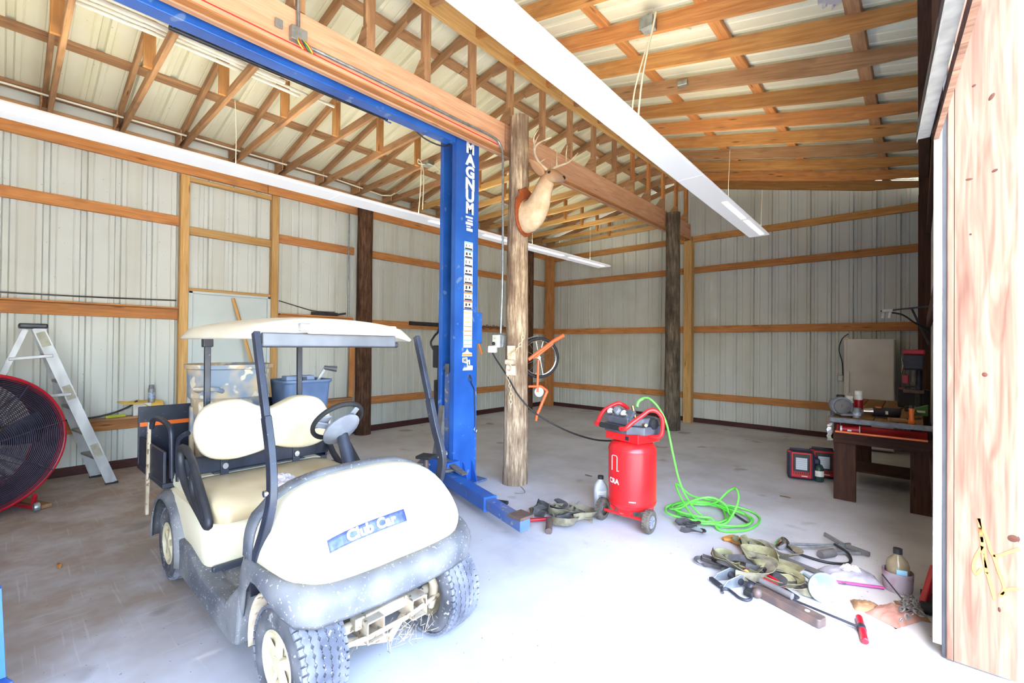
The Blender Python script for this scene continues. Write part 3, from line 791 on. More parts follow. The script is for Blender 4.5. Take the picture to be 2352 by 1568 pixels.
# seat
secs = []
for z, hx, hy, cx in ((0.50, 0.245, 0.445, -0.29), (0.515, 0.28, 0.468, -0.285), (0.575, 0.287, 0.472, -0.292), (0.612, 0.28, 0.465, -0.297), (0.630, 0.255, 0.44, -0.305), (0.637, 0.20, 0.39, -0.31), (0.640, 0.10, 0.29, -0.31)):
    secs.append([(cx + x, y, z - (0.012 * math.exp(-(y / 0.10) ** 2) if z > 0.62 else 0) - (0.015 * max(0, (x + 0.0) / 0.28) ** 2 if z > 0.6 else 0)) for x, y in rrect(hx, hy, min(0.09, hx * 0.5), 6)])
MB().loft(secs, closed=True, cap=True).obj('seat_cushion', 'cart_cushion', CART, smooth=70)
MB().box((-0.70, 0, 0.585), (0.26, 0.92, 0.09)).obj('rear_deck', 'cart_cream', CART, bevel=0.02)
MB().box((-0.66, 0.02, 0.634), (0.16, 0.62, 0.008)).obj('deck_mat', 'smoked_plastic', CART, bevel=0.003)
oy = [(-0.449, 0.896), (-0.434, 0.994), (-0.36, 1.070), (-0.20, 1.092), (-0.09, 1.05), (0.0, 1.022), (0.09, 1.05), (0.20, 1.085), (0.35, 1.060), (0.425, 0.965), (0.435, 0.87), (0.38, 0.785), (0.25, 0.752), (0.11, 0.765), (0.0, 0.79), (-0.11, 0.765), (-0.27, 0.750), (-0.40, 0.79)]
out = [Vector((0, a, b)) for a, b in oy]; out = spline(out, 4, closed=True)
cen = Vector((0, -0.005, 0.92)); secs = []
for xo, sc in ((-0.055, 0.80), (-0.055, 0.90), (-0.045, 0.965), (-0.02, 1.0), (0.02, 1.0), (0.045, 0.965), (0.058, 0.90), (0.064, 0.78), (0.068, 0.55), (0.070, 0.25)):
    secs.append([cen + (p - cen) * sc + Vector((-0.44 + xo - (p.z - 0.92) * 0.16, 0, 0)) for p in out])
MB().loft(secs, closed=True, cap=True).obj('seat_back', 'cart_seat', CART, smooth=70)
sup = thing('seat_back_frame', None, None); sup.parent = CART
MB().bar((-0.56, -0.50, 0.705), (-0.56, 0.50, 0.705), 0.03, 0.10).obj('cross_bar', 'black_paint', sup, bevel=0.004)
for y_ in (-0.24, 0.24):
    MB().bar((-0.54, y_, 0.62), (-0.555, y_, 0.84), 0.05, 0.015, (1, 0, 0)).obj('bracket', 'black_paint', sup, bevel=0.003)
    MB().cyl((-0.545, y_, 0.685), (-0.522, y_, 0.685), 0.018, n=14).obj('bolt', 'chrome', sup, smooth=40)
for sgn in (-1, 1):
    pts = spline([(-0.53, 0, 0.82), (-0.44, 0, 0.835), (-0.33, 0, 0.80), (-0.20, 0, 0.70), (-0.06, 0, 0.585), (-0.02, 0, 0.535), (-0.06, 0, 0.515), (-0.16, 0, 0.545), (-0.34, 0, 0.60), (-0.46, 0, 0.66), (-0.53, 0, 0.74)], 4, closed=True)
    mb = MB(); mb.tube([p + Vector((0, sgn * 0.492, 0)) for p in pts], 0.022, 8, closed=True)
    inn = spline([(-0.30, 0, 0.73), (-0.20, 0, 0.655), (-0.08, 0, 0.56), (-0.14, 0, 0.565), (-0.28, 0, 0.625)], 4, closed=True)
    mb.tube([p + Vector((0, sgn * 0.492, 0)) for p in inn], 0.02, 8, closed=True)
    mb.obj('hip_restraint', 'black_plastic', CART, smooth=60)
# steering
sw = thing('steering_wheel', None, None); sw.parent = CART
nrm = Vector((-0.70, 0.0, 0.71)).normalized(); swc = Vector((0.0, 0.245, 0.965))
m = Matrix.Translation(swc) @ rot_to(nrm)
MB().tube([m @ p for p in circ((0, 0, 0), 0.160, 'Z', 36)], 0.0145, 10, closed=True).obj('grip', 'black_rubber', sw, smooth=60)
MB().lathe([(0.001, -0.02), (0.05, -0.02), (0.085, -0.045), (0.09, -0.06), (0.05, -0.085), (0.02, -0.10)], 20, m @ Matrix.Diagonal((1.25, 1.6, 1.1, 1))).obj('hub', 'steer_grey', sw, smooth=50)
for a_ in (0.0, 2.2, -2.2):
    p0 = m @ Vector((0.05 * math.cos(a_), 0.05 * math.sin(a_), -0.04)); p1 = m @ Vector((0.158 * math.cos(a_), 0.158 * math.sin(a_), -0.002))
    MB().bar(p0, p1, 0.045, 0.012, nrm).obj('spoke', 'steer_grey', sw, bevel=0.004)
MB().box(m @ Vector((0.10, 0.0, 0.005)), (0.08, 0.10, 0.012), m=m.to_3x3()).obj('score_clip', 'steer_grey', sw, bevel=0.004)
MB().cyl(swc - nrm * 0.05, (0.20, 0.245, 0.62), 0.036, 0.042, 16).obj('steering_column', 'cart_black', CART, smooth=40)
# roof
rs, rf = [], lambda u: max(0.0, 1 - abs(u) ** 5) ** 0.2
NU, NV = 20, 20
for i in range(NU + 1):
    u = -1 + 2 * i / NU; row = []
    for j in range(NV + 1):
        v = -1 + 2 * j / NV
        x = -0.135 + 0.625 * u * (1 - 0.035 * v * v); y = 0.482 * v * (1 - 0.06 * max(0, abs(u)) ** 4)
        e = max(abs(u), abs(v)); z = 1.50 + 0.07 * (1 - abs(v) ** 2.6) * (1 - 0.45 * abs(u) ** 3) - 0.02 * u * 0
        if e > 0.94: z -= 0.045 * ((e - 0.94) / 0.06) ** 0.7
        row.append((x, y, z))
    rs.append(row)
MB().loft(rs).obj('canopy_roof', 'cart_roof', CART, smooth=50, solid=0.014, off=-1.0)
for sgn in (-1, 1):
    MB().tube([(-0.70, sgn * 0.40, 1.475), (-0.3, sgn * 0.405, 1.49), (0.40, sgn * 0.405, 1.485)], 0.02, 8).obj('roof_rail', 'cart_roof', CART, smooth=60)
    # front strut: slim top, thicker bracket below the joint, curling back to its foot
    y_ = sgn * 0.472
    MB().bar((0.49, y_, 1.475), (0.615, y_, 1.12), 0.030, 0.036, (1, 0, 0)).obj('front_strut', 'black_paint', CART, bevel=0.005)
    low = spline([(0.612, y_, 1.13), (0.66, y_, 0.99), (0.70, y_ * 1.02, 0.87), (0.705, y_ * 1.035, 0.79), (0.665, y_ * 1.05, 0.68), (0.615, y_ * 1.06, 0.58), (0.585, y_ * 1.06, 0.50)], 4)
    MB().ribbon(low, 0.046, 0.032, side=lambda i, t: (1, 0, 0.35)).obj('strut_bracket', 'black_paint', CART, smooth=40, bevel=0.004)
    MB().cyl((0.705, y_ * 1.035 + sgn * 0.015, 0.845), (0.705, y_ * 1.035 + sgn * 0.03, 0.845), 0.013, n=12).obj('strut_bolt', 'chrome', CART)
    MB().bar((-0.665, sgn * 0.315, 1.475), (-0.66, sgn * 0.315, 1.40), 0.06, 0.05, (1, 0, 0)).obj('strut_socket', 'steel_dark', CART, bevel=0.006)
    MB().bar((-0.66, sgn * 0.315, 1.41), (-0.645, sgn * 0.315, 0.66), 0.036, 0.03, (1, 0, 0)).obj('rear_strut', 'black_paint', CART, bevel=0.005)
MB().box((0.475, -0.06, 1.445), (0.025, 0.76, 0.062)).obj('windshield_bar', 'smoked_plastic', CART, bevel=0.006)
MB().cyl((0.47, -0.44, 1.425), (0.47, 0.34, 1.425), 0.016, n=10).obj('windshield_tube', 'steel_dark', CART, smooth=40)
MB().box((0.515, 0.03, 1.498), (0.035, 0.52, 0.05)).obj('light_bar', 'cart_roof', CART, bevel=0.006)
MB().box((0.515, -0.255, 1.502), (0.03, 0.05, 0.035)).obj('light_bar_bracket', 'galvanised', CART, bevel=0.004)
# rear bed, grab tubes
bed = thing('cargo_bed', None, None); bed.parent = CART
MB().box((-1.16, 0.06, 0.555), (0.70, 1.16, 0.03)).obj('bed_floor', 'black_paint', bed, bevel=0.004)
MB().box((-1.50, -0.0, 0.77), (0.02, 1.04, 0.40)).obj('tailgate', 'black_paint', bed, bevel=0.004)
MB().box((-1.16, -0.505, 0.66), (0.68, 0.018, 0.20)).obj('side_wall', 'black_paint', bed, bevel=0.004)
MB().box((-1.16, 0.64, 0.66), (0.68, 0.018, 0.20)).obj('side_wall', 'black_paint', bed, bevel=0.004)
MB().box((-1.487, -0.34, 0.845), (0.008, 0.34, 0.028)).obj('reflector_strip', 'reflector_orange', bed)
MB().bar((-0.86, -0.45, 0.56), (-0.86, 0.45, 0.56), 0.05, 0.14).obj('bed_front_beam', 'black_paint', bed, bevel=0.004)
for y_ in (-0.44, 0.46):
    MB().bar((-0.86, y_, 0.30), (-0.86, y_, 0.62), 0.05, 0.05, (1, 0, 0)).obj('bed_leg', 'black_paint', bed, bevel=0.004)
MB().tube(spline([(-0.80, -0.47, 0.60), (-0.80, -0.475, 0.84), (-0.84, -0.48, 0.91), (-1.00, -0.49, 0.935), (-1.14, -0.50, 0.92), (-1.18, -0.505, 0.86)], 5), 0.017, 10).obj('grab_tube', 'black_paint', CART, smooth=60)
MB().tube(spline([(-0.70, -0.46, 0.60), (-0.70, -0.465, 0.78), (-0.66, -0.465, 0.86), (-0.58, -0.44, 0.90)], 5), 0.015, 10).obj('grab_tube', 'black_paint', CART, smooth=60)
MB().bar((-1.19, -0.515, 0.90), (-1.175, -0.525, 0.30), 0.035, 0.02, (0, 1, 0)).obj('muddy_rail', 'mud', CART, bevel=0.004)
# running gear under the nose
gear = thing('front_running_gear', None, None); gear.parent = CART
for y_ in (-0.07, 0.19):
    x0, x1, h_ = 0.35, 0.87, 0.044
    for dy, dz, sy, sz in ((0, h_, 0.088, 0.006), (0, -h_, 0.088, 0.006), (h_, 0, 0.006, 0.084), (-h_, 0, 0.006, 0.084)):
        MB().box(((x0 + x1) / 2, y_ + dy, 0.205 + dz), (x1 - x0, sy, sz)).obj('frame_rail', 'mud', gear)
MB().bar((0.80, -0.15, 0.235), (0.80, 0.15, 0.235), 0.05, 0.05).obj('cross_member', 'mud', gear, bevel=0.006)
MB().cyl((WX, -0.33, 0.215), (WX, 0.33, 0.215), 0.024, n=12).obj('axle_beam', 'mud', gear, smooth=40)
MB().tube([(0.84, -0.34, 0.20), (0.86, -0.10, 0.185), (0.86, 0.12, 0.185), (0.84, 0.34, 0.20)], 0.011, 8).obj('tie_rod', 'mud', gear, smooth=60)
MB().tube([(0.70, -0.33, 0.17), (0.85, 0.02, 0.13), (0.70, 0.31, 0.17)], 0.02, 8).obj('control_arm', 'mud', gear, smooth=60)
for sgn in (-1, 1):
    MB().cyl((0.76, sgn * 0.27, 0.20), (0.76, sgn * 0.22, 0.42), 0.03, n=14).obj('shock_absorber', 'steel_dark', gear, smooth=40)
    MB().tube(spline([(0.80, sgn * 0.30, 0.31), (0.83, sgn * 0.315, 0.27), (0.82, sgn * 0.325, 0.21), (0.80, sgn * 0.32, 0.14)], 4), 0.026, 8).obj('spindle', 'mud', gear, smooth=60)
rnd = random.Random(3); mb = MB()
for k in range(40):
    y_ = rnd.uniform(-0.12, 0.30); x_ = rnd.uniform(0.78, 0.9); z_ = rnd.uniform(0.12, 0.2)
    mb.tube([(x_, y_, z_), (x_ + rnd.uniform(-.03, .03), y_ + rnd.uniform(-.05, .05), z_ - rnd.uniform(.02, .07)), (x_ + rnd.uniform(-.05, .05), y_ + rnd.uniform(-.08, .08), z_ - rnd.uniform(.04, .08))], 0.0014, 3)
tag(mb.obj('dry_grass', 'mud', gear), kind='stuff')
# crumpled paper on the seat
def crumple(loc, r, mat, seed, sc=(1, 1, 0.6), n=16, m=10, amp=0.35):
    rnd = random.Random(seed); mb = MB().ball((0, 0, 0), r, n, m, sc)
    cache = {}; vs = []
    for v in mb.v:
        k_ = tuple(round(c, 5) for c in v)
        if k_ not in cache: cache[k_] = 1 + rnd.uniform(-amp, amp)
        vs.append(tuple(c * cache[k_] for c in v))
    mb.v = vs; zmin = min(v[2] for v in vs); o = mb.obj('x', mat); o.location = (loc[0], loc[1], loc[2] - zmin); return o
pm('paper_pink', C(224, 208, 204), C(196, 184, 186), 14, 0.8)
# ------------------------------------------------------------------ two-post vehicle lift
pm('label_white', C(244, 242, 232), C(228, 226, 214), 30, 0.5)
pm('label_black', C(40, 38, 38), None, rough=0.5)
pm('label_orange', C(240, 150, 80), None, rough=0.5)
pm('label_lime', C(206, 226, 120), None, rough=0.5)
pm('label_green', C(120, 190, 170), None, rough=0.5)
pm('label_sky', C(150, 206, 236), None, rough=0.5)
pm('orange_plastic', C(240, 120, 40), None, rough=0.4)
LIFT = thing('vehicle_lift', 'tall blue two-post vehicle lift with an overhead crossbar and swing arms', 'lift', (-3.625, 3.19, 0))
FACE_X = Matrix(((0, 0, 1, 0), (1, 0, 0, 0), (0, 1, 0, 0), (0, 0, 0, 1)))      # text: x -> +Y, y -> +Z, facing +X
def lift_column(parent, name, flip):
    c = thing(name, None, None); c.parent = parent
    f = -1 if flip else 1                      # opening faces -y (f=1) or +y
    H_ = 3.575
    prof = [(0.125, 0.16), (0.125, -0.155), (0.062, -0.155), (0.062, -0.147), (0.117, -0.147), (0.117, 0.152), (-0.117, 0.152), (-0.117, -0.147), (-0.075, -0.147), (-0.075, -0.155), (-0.125, -0.155), (-0.125, 0.16)]
    prof = [(x, f * y) for x, y in prof]
    MB().prism(prof, H_, Matrix.Identity(4)).obj('column_shell', 'lift_blue', c)
    MB().box((0, f * 0.0, 0.012), (0.46, 0.46, 0.02)).obj('base_plate', 'lift_blue_dusty', c, bevel=0.003)
    MB().box((-0.005, -f * 0.07, 0.62), (0.10, 0.12, 1.05)).obj('carriage', 'lift_blue_dusty', c, bevel=0.006)
    MB().box((-0.005, -f * 0.135, 1.18), (0.05, 0.02, 0.10)).obj('carriage_slide', 'dusty_steel', c, bevel=0.003)
    # slanting wear plate in the slot and a foot gusset
    MB().add([(-0.10, -f * 0.155, 0.80), (-0.03, -f * 0.155, 0.80), (-0.02, -f * 0.25, 0.12), (-0.125, -f * 0.25, 0.12), (-0.10, -f * 0.147, 0.80), (-0.03, -f * 0.147, 0.80), (-0.02, -f * 0.147, 0.12), (-0.125, -f * 0.147, 0.12)],
             [(0, 1, 2, 3), (7, 6, 5, 4), (0, 4, 5, 1), (1, 5, 6, 2), (2, 6, 7, 3), (3, 7, 4, 0)]).obj('slant_plate', 'dusty_steel', c)
    MB().prism([(0.125, 0.022), (0.215, 0.022), (0.15, 0.21), (0.125, 0.23)], 0.012, Matrix.Translation((0, f * 0.10, 0)) @ Matrix.Rotation(PI / 2, 4, 'X')).obj('foot_gusset', 'lift_blue', c)
    MB().prism([(0.125, 0.022), (0.215, 0.022), (0.15, 0.21), (0.125, 0.23)], 0.012, Matrix.Translation((0, -f * 0.02, 0)) @ Matrix.Rotation(PI / 2, 4, 'X')).obj('foot_gusset', 'lift_blue', c)
    return c
c1 = lift_column(LIFT, 'column', False)
# lettering down the wide face
for k, ch in enumerate('MAGNUM'):
    text('letter', ch, 'decal_white', c1, Matrix.Translation((0.1265, 0.035, 3.475 - 0.126 * k)) @ FACE_X, 0.158, 0.001, 0.008, 0.92 if ch == 'M' else 1.08)
for k, (w_, h_, dy) in enumerate(((0.10, 0.02, 0), (0.075, 0.018, 0.01), (0.10, 0.028, 0.0), (0.06, 0.014, -0.01), (0.085, 0.03, 0.005))):
    MB().box((0.1262, 0.03 + dy, 2.755 - 0.032 * k), (0.002, w_, h_)).obj('small_lettering', 'decal_white', c1)
zt = 2.50
def label(z0, z1, mat, y0=-0.035, y1=0.085, dx=0.0):
    return MB().box((0.1258 + dx, (y0 + y1) / 2, (z0 + z1) / 2), (0.0016, y1 - y0, abs(z1 - z0))).obj('sticker', mat, c1)
for k in range(8):
    z1 = zt - 0.088 * k; z0 = z1 - 0.082
    label(z0, z1, 'label_white')
    label(z0 + 0.002, z0 + 0.016, 'label_black', -0.025, 0.075, 0.001)
    label(z1 - 0.014, z1, ('label_sky', 'label_sky', 'label_white', 'label_white', 'label_white', 'label_orange', 'label_orange', 'label_orange')[k], dx=0.001)
    for q in range(2):
        label(z0 + 0.028 + 0.008 * q, z0 + 0.05 + 0.006 * (k % 3), 'label_black', -0.012 + 0.045 * q, -0.004 + 0.045 * q + 0.012 * (k % 2), 0.001)
label(1.40, 1.79, 'label_white')
for k in range(8):
    label(1.755 - 0.047 * k, 1.765 - 0.047 * k, 'label_lime' if k < 3 else 'label_green' if k > 5 else 'label_orange', -0.03, 0.08, 0.001)
label(1.315, 1.335, 'label_orange', -0.045, 0.085, 0.001)
MB().prism([(-0.05, 1.31), (0.09, 1.31), (0.085, 1.345), (0.045, 1.355), (0.02, 1.39), (-0.005, 1.355), (-0.045, 1.345)], 0.0015, Matrix.Translation((0.125, 0, 0)) @ Matrix(((0, 0, 1, 0), (1, 0, 0, 0), (0, 1, 0, 0), (0, 0, 0, 1)))).obj('sticker', 'label_white', c1)
MB().prism([(-0.045, 1.25), (-0.045, 1.295), (0.02, 1.30), (0.025, 1.27), (0.06, 1.275), (0.062, 1.215), (0.10, 1.21), (0.098, 1.165), (-0.04, 1.165), (-0.03, 1.19), (0.02, 1.195), (0.018, 1.235)], 0.0015, Matrix.Translation((0.125, 0, 0)) @ Matrix(((0, 0, 1, 0), (1, 0, 0, 0), (0, 1, 0, 0), (0, 0, 0, 1)))).obj('sticker', 'label_white', c1)
text('sticker_letter', 'H', 'label_black', c1, Matrix.Translation((0.127, -0.012, 1.268)) @ FACE_X, 0.055, 0.0006, 0.002)
text('sticker_letter', 'L', 'label_black', c1, Matrix.Translation((0.127, 0.045, 1.232)) @ FACE_X, 0.055, 0.0006, 0.002)
# shackle, wire and hook on the face; switch box with an orange tag behind
MB().lathe([(0.001, 0.02), (0.016, 0.018), (0.02, 0.0)], 14, Matrix.Translation((0.125, 0.045, 1.10)) @ rot_to((1, 0, 0))).obj('shackle_bolt', 'chrome', c1, smooth=40)
MB().tube(circ((0.142, 0.055, 1.065), 0.02, 'X', 16), 0.005, 6, closed=True).obj('shackle', 'chrome', c1, smooth=60)
MB().tube(spline([(0.142, 0.06, 1.045), (0.14, 0.09, 1.0), (0.138, 0.12, 0.94), (0.136, 0.125, 0.80), (0.136, 0.135, 0.62), (0.136, 0.132, 0.56)], 6), 0.006, 6).obj('wire', 'steel_dark', c1, smooth=60)
MB().tube(spline([(0.136, 0.132, 0.565), (0.138, 0.118, 0.54), (0.138, 0.125, 0.51), (0.138, 0.145, 0.505), (0.138, 0.155, 0.53)], 5), 0.004, 6).obj('hook', 'chrome', c1, smooth=60)
MB().box((0.06, 0.20, 1.61), (0.12, 0.08, 0.33)).obj('switch_box', 'lift_blue', c1, bevel=0.006)
MB().bar((0.11, 0.20, 1.44), (0.125, 0.235, 1.33), 0.016, 0.006, (1, 0, 0)).obj('orange_tag', 'orange_plastic', c1)
# power unit on the far side of the column
MB().box((-0.21, -0.05, 1.30), (0.12, 0.14, 0.24)).obj('power_unit', 'black_plastic', c1, bevel=0.01)
MB().cyl((-0.21, -0.05, 0.60), (-0.21, -0.05, 1.05), 0.075, n=20).obj('oil_tank', 'black_plastic', c1, smooth=40, bevel=0.012)
MB().cyl((-0.21, -0.05, 1.05), (-0.21, -0.05, 1.18), 0.04, n=14).obj('pump_neck', 'steel_dark', c1, smooth=40)
MB().tube(spline([(-0.24, -0.10, 1.34), (-0.30, -0.12, 1.44), (-0.24, -0.12, 1.52), (-0.15, -0.13, 1.60), (-0.14, -0.13, 1.9)], 6), 0.012, 8).obj('hydraulic_hose', 'cable_black', c1, smooth=60)
# the second column stands out of the frame on the near side
c2 = lift_column(LIFT, 'column', True); c2.location = (0.0, -3.80, 0)
# overhead crossbar, cables, shut-off rod
MB().box((0.055, -1.90, 3.562), (0.115, 3.50, 0.16)).obj('crossbar', 'lift_blue', LIFT, bevel=0.006)
MB().box((-0.06, -0.62, 3.585), (0.09, 0.09, 0.08)).obj('limit_switch', 'lift_blue', LIFT, bevel=0.005)
MB().cyl((-0.125, -2.48, 3.535), (-0.125, -0.80, 3.55), 0.016, n=10).obj('shutoff_rod', 'steel_dark', LIFT, smooth=40)
for y_ in (-2.46, -0.82):
    MB().tube([(-0.01, y_, 3.60), (-0.07, y_, 3.60), (-0.125, y_, 3.53), (-0.125, y_ + 0.06, 3.53)], 0.007, 6).obj('rod_bracket', 'lift_blue', LIFT)
MB().tube(spline([(-0.06, -0.58, 3.56), (-0.03, -0.45, 3.47), (0.02, -0.25, 3.44), (0.05, -0.12, 3.52), (0.05, 0.0, 3.58)], 6), 0.008, 6).obj('control_cable', 'steel_dark', LIFT, smooth=60)
MB().lathe([(0.05, -0.015), (0.035, -0.006), (0.035, 0.006), (0.05, 0.015)], 20, Matrix.Translation((0.05, -0.10, 3.545)) @ rot_to((1, 0, 0))).obj('pulley', 'steel_dark', LIFT, smooth=40)
for dx in (0.02, 0.075):
    MB().tube([(dx, -0.25, 3.59), (dx, -0.12, 3.595), (dx, -0.07, 3.55), (dx, -0.06, 3.2)], 0.005, 6).obj('lift_cable', 'steel_dark', LIFT)
# swing arms
def arm(parent, piv, end, z, pad=True):
    a = thing('swing_arm', None, None); a.parent = parent
    P, E = Vector((piv[0], piv[1], z)), Vector((end[0], end[1], z)); d = (E - P).normalized(); m_ = P + (E - P) * 0.62
    MB().bar(P, m_, 0.115, 0.115).obj('outer_tube', 'lift_blue', a, bevel=0.006)
    MB().bar(m_ - d * 0.05, E, 0.088, 0.088).obj('inner_tube', 'lift_blue_dusty', a, bevel=0.006)
    MB().bar(m_ - d * 0.012, m_ + d * 0.006, 0.122, 0.122).obj('collar', 'lift_blue', a, bevel=0.003)
    MB().cyl((P.x, P.y, z - 0.08), (P.x, P.y, z + 0.10), 0.05, n=18).obj('pivot_pin', 'dusty_steel', a, smooth=40)
    MB().box((P.x, P.y, z + 0.085), (0.17, 0.17, 0.02), math.atan2(d.y, d.x)).obj('pivot_plate', 'dusty_steel', a, bevel=0.003)
    if pad: MB().box(E - d * 0.06 + Vector((0, 0, 0.055)), (0.14, 0.14, 0.022), math.atan2(d.y, d.x) + 0.2).obj('pad', 'steel_rust', a, bevel=0.004)
    return a
MB().box((0.0, -0.21, 0.20), (0.40, 0.16, 0.14)).obj('arm_yoke', 'lift_blue', LIFT, bevel=0.006)
arm(LIFT, (0.17, -0.26), (1.50, -0.655), 0.125)
arm(LIFT, (-0.17, -0.26), (-1.05, -0.95), 0.125)
MB().bar((0.06, -0.22, 0.28), (0.42, -0.26, 0.20), 0.07, 0.012).obj('arm_restraint', 'dusty_steel', LIFT, bevel=0.003)
MB().box((0.0, -3.57, 0.20), (0.40, 0.16, 0.14)).obj('arm_yoke', 'lift_blue', LIFT, bevel=0.006)
arm(LIFT, (0.17, -3.52), (1.12, -3.19), 0.115, False)
arm(LIFT, (-0.17, -3.52), (-0.95, -3.45), 0.125, False)
MB().add([(1.00, -3.27, 0.17), (1.08, -3.27, 0.17), (1.08, -3.17, 0.17), (1.00, -3.17, 0.17), (1.02, -3.24, 0.46), (1.06, -3.24, 0.46), (1.06, -3.185, 0.50), (1.02, -3.185, 0.50)], [(3, 2, 1, 0), (4, 5, 6, 7), (0, 1, 5, 4), (1, 2, 6, 5), (2, 3, 7, 6), (3, 0, 4, 7)]).obj('arm_guard', 'lift_blue', LIFT)
# loose lifting pads
o = MB().prism([(-0.07, -0.05), (0.07, -0.05), (0.07, 0.05), (-0.07, 0.05)], 0.03).obj('lift_pad', 'black_rubber', None, bevel=0.008); o.location = (-2.80, 2.98, 0.0); o.rotation_euler = (0, 0, 0.4)
tag(o, 'black rubber lift pad lying on the floor beside the blue swing arm', 'lift pad')
t = thing('pad_extension', 'rusty post with a black square pad standing behind the golf cart cowl', 'lift pad', (-3.05, 2.35, 0))
MB().cyl((0, 0, 0), (0, 0, 0.49), 0.022, n=14).obj('stem', 'steel_rust', t, smooth=40)
MB().box((0, 0, 0.50), (0.13, 0.13, 0.025), 0.4).obj('pad', 'black_rubber', t, bevel=0.006)
MB().cyl((0, 0, 0), (0, 0, 0.02), 0.07, n=20).obj('foot', 'steel_rust', t, smooth=40)
# ------------------------------------------------------------------ things overhead
def strip_light(label, x, z, ya, yb, half, wires, slots, tilt=0.0):
    L = thing('strip_light', label, 'light fixture', (x, (ya + yb) / 2, z), group='hanging strip lights', rot=(tilt, 0, 0))
    n = 4; ln = (yb - ya) / n
    w_ = half
    prof = [(-w_, 0.0), (-w_ + 0.015, -0.004), (w_ - 0.015, -0.004), (w_, 0.0), (w_, 0.012), (w_ * 0.55, 0.05), (-w_ * 0.55, 0.05), (-w_, 0.012)]
    for k in range(n):
        y0_ = -(yb - ya) / 2 + k * ln
        MB().prism(prof, ln - 0.006, Matrix.Translation((0, y0_ + ln - 0.003, 0)) @ Matrix.Rotation(PI / 2, 4, 'X')).obj('glow_housing', 'lamp_housing', L)  # plain housing, given a faint glow to whiten it
    # tapered end cap
    e = (yb - ya) / 2
    MB().add([(-w_, e, 0.0), (w_, e, 0.0), (w_ * 0.6, e + 0.12, 0.03), (-w_ * 0.6, e + 0.12, 0.03), (-w_, e, 0.012), (w_, e, 0.012), (w_ * 0.6, e + 0.10, 0.045), (-w_ * 0.6, e + 0.10, 0.045), (-w_ * .55, e, 0.05), (w_ * .55, e, 0.05)],
             [(0, 1, 2, 3), (1, 5, 6, 2), (0, 3, 7, 4), (2, 6, 7, 3), (5, 9, 8, 4, 7, 6), (0, 4, 8, 9, 5, 1)]).obj('end_cap', 'white_enamel', L)
    for y0_, l_ in slots:
        MB().box((0.42 * w_, y0_ + l_ / 2 - (ya + yb) / 2, -0.006), (w_ * 0.42, l_, 0.006)).obj('lamp', 'lamp_lens', L)
    for k in range(n):
        y0_ = -(yb - ya) / 2 + k * ln
        MB().box((0, y0_ + ln / 2, 0.053), (w_ * 0.7, ln - 0.16, 0.006)).obj('uplight_slot', 'lamp_top', L)
    for (yw, zw, xw, coil) in wires:
        MB().tube(spline([(0, yw - (ya + yb) / 2, 0.08), (0.0 + coil * 0.3, yw - (ya + yb) / 2 + coil, 0.08 + (zw - z) * 0.4), (xw - x, yw - (ya + yb) / 2, zw - z)], 5), 0.006 if coil else 0.003, 6).obj('hanger', 'cable_white', L, smooth=60)
    return L
strip_light('long white strip light hanging over the open floor on the right', -1.81, 3.31, -3.6, 7.6, 0.14, [(3.5, 4.0, -1.68, 0.03), (6.1, 4.08, -1.8, 0), (7.7, 4.05, -1.8, 0), (-1.0, 4.1, -1.8, 0)], [(5.75, 0.82), (6.65, 0.85)], -0.035)
strip_light('long white strip light hanging along the side wall on the left', -4.85, 3.055, -3.4, 8.25, 0.15, [(3.57, 3.76, -4.80, 0.02), (5.9, 3.76, -4.85, 0), (7.7, 3.76, -4.85, 0), (1.45, 3.76, -4.9, 0)], [(-0.9, 1.1), (3.7, 0.8), (4.7, 0.8), (5.6, 1.1), (6.9, 1.2)])
def jbox(name, label, loc, sz, rz=0.0):
    o = MB().box((0, 0, 0), sz, rz).obj(name, 'galvanised', None, bevel=0.006); o.location = loc
    return tag(o, label, 'junction box')
t = thing('junction_box', 'galvanised electrical box with a white cable, on a rafter above the right strip light', 'junction box', (-1.70, 3.575, 4.13))
MB().box((0, 0, 0), (0.11, 0.10, 0.10)).obj('case', 'galvanised', t, bevel=0.006)
MB().box((0.0, -0.053, 0), (0.118, 0.008, 0.108)).obj('cover', 'galvanised', t, bevel=0.003)
MB().tube(spline([(0.06, -0.02, 0.03), (0.09, -0.06, 0.02), (0.06, -0.06, -0.12), (0.03, -0.07, -0.25), (-0.02, -0.07, -0.50), (-0.05, -0.07, -0.78)], 6), 0.008, 6).obj('cable', 'cable_white', t, smooth=60)
MB().tube(spline([(0.03, 0.02, 0.05), (0.10, 0.12, 0.02), (0.17, 0.3, 0.06), (0.20, 0.5, 0.12)], 6), 0.006, 6).obj('cable', 'cable_white', t, smooth=60)
jbox('junction_box', 'small galvanised box hanging under the rafter behind the right strip light', (-1.86, 4.72, 4.19), (0.10, 0.06, 0.05), 0.2)
t = thing('junction_box', 'galvanised box on a truss chord with a white cable down to the left strip light', 'junction box', (-4.70, 3.60, 3.74))
MB().box((0, 0, 0), (0.13, 0.10, 0.05)).obj('case', 'galvanised', t, bevel=0.006)
MB().tube(spline([(0.0, -0.05, -0.02), (-0.07, -0.10, 0.0), (-0.07, -0.10, 0.05), (-0.03, -0.07, -0.02), (-0.02, -0.05, -0.2), (-0.05, -0.04, -0.58)], 6), 0.007, 6).obj('cable', 'cable_white', t, smooth=60)
MB().tube(spline([(0.05, 0.03, 0.0), (0.12, 0.1, -0.1), (0.16, 0.16, -0.22)], 6), 0.006, 6).obj('cable', 'cable_white', t, smooth=60)
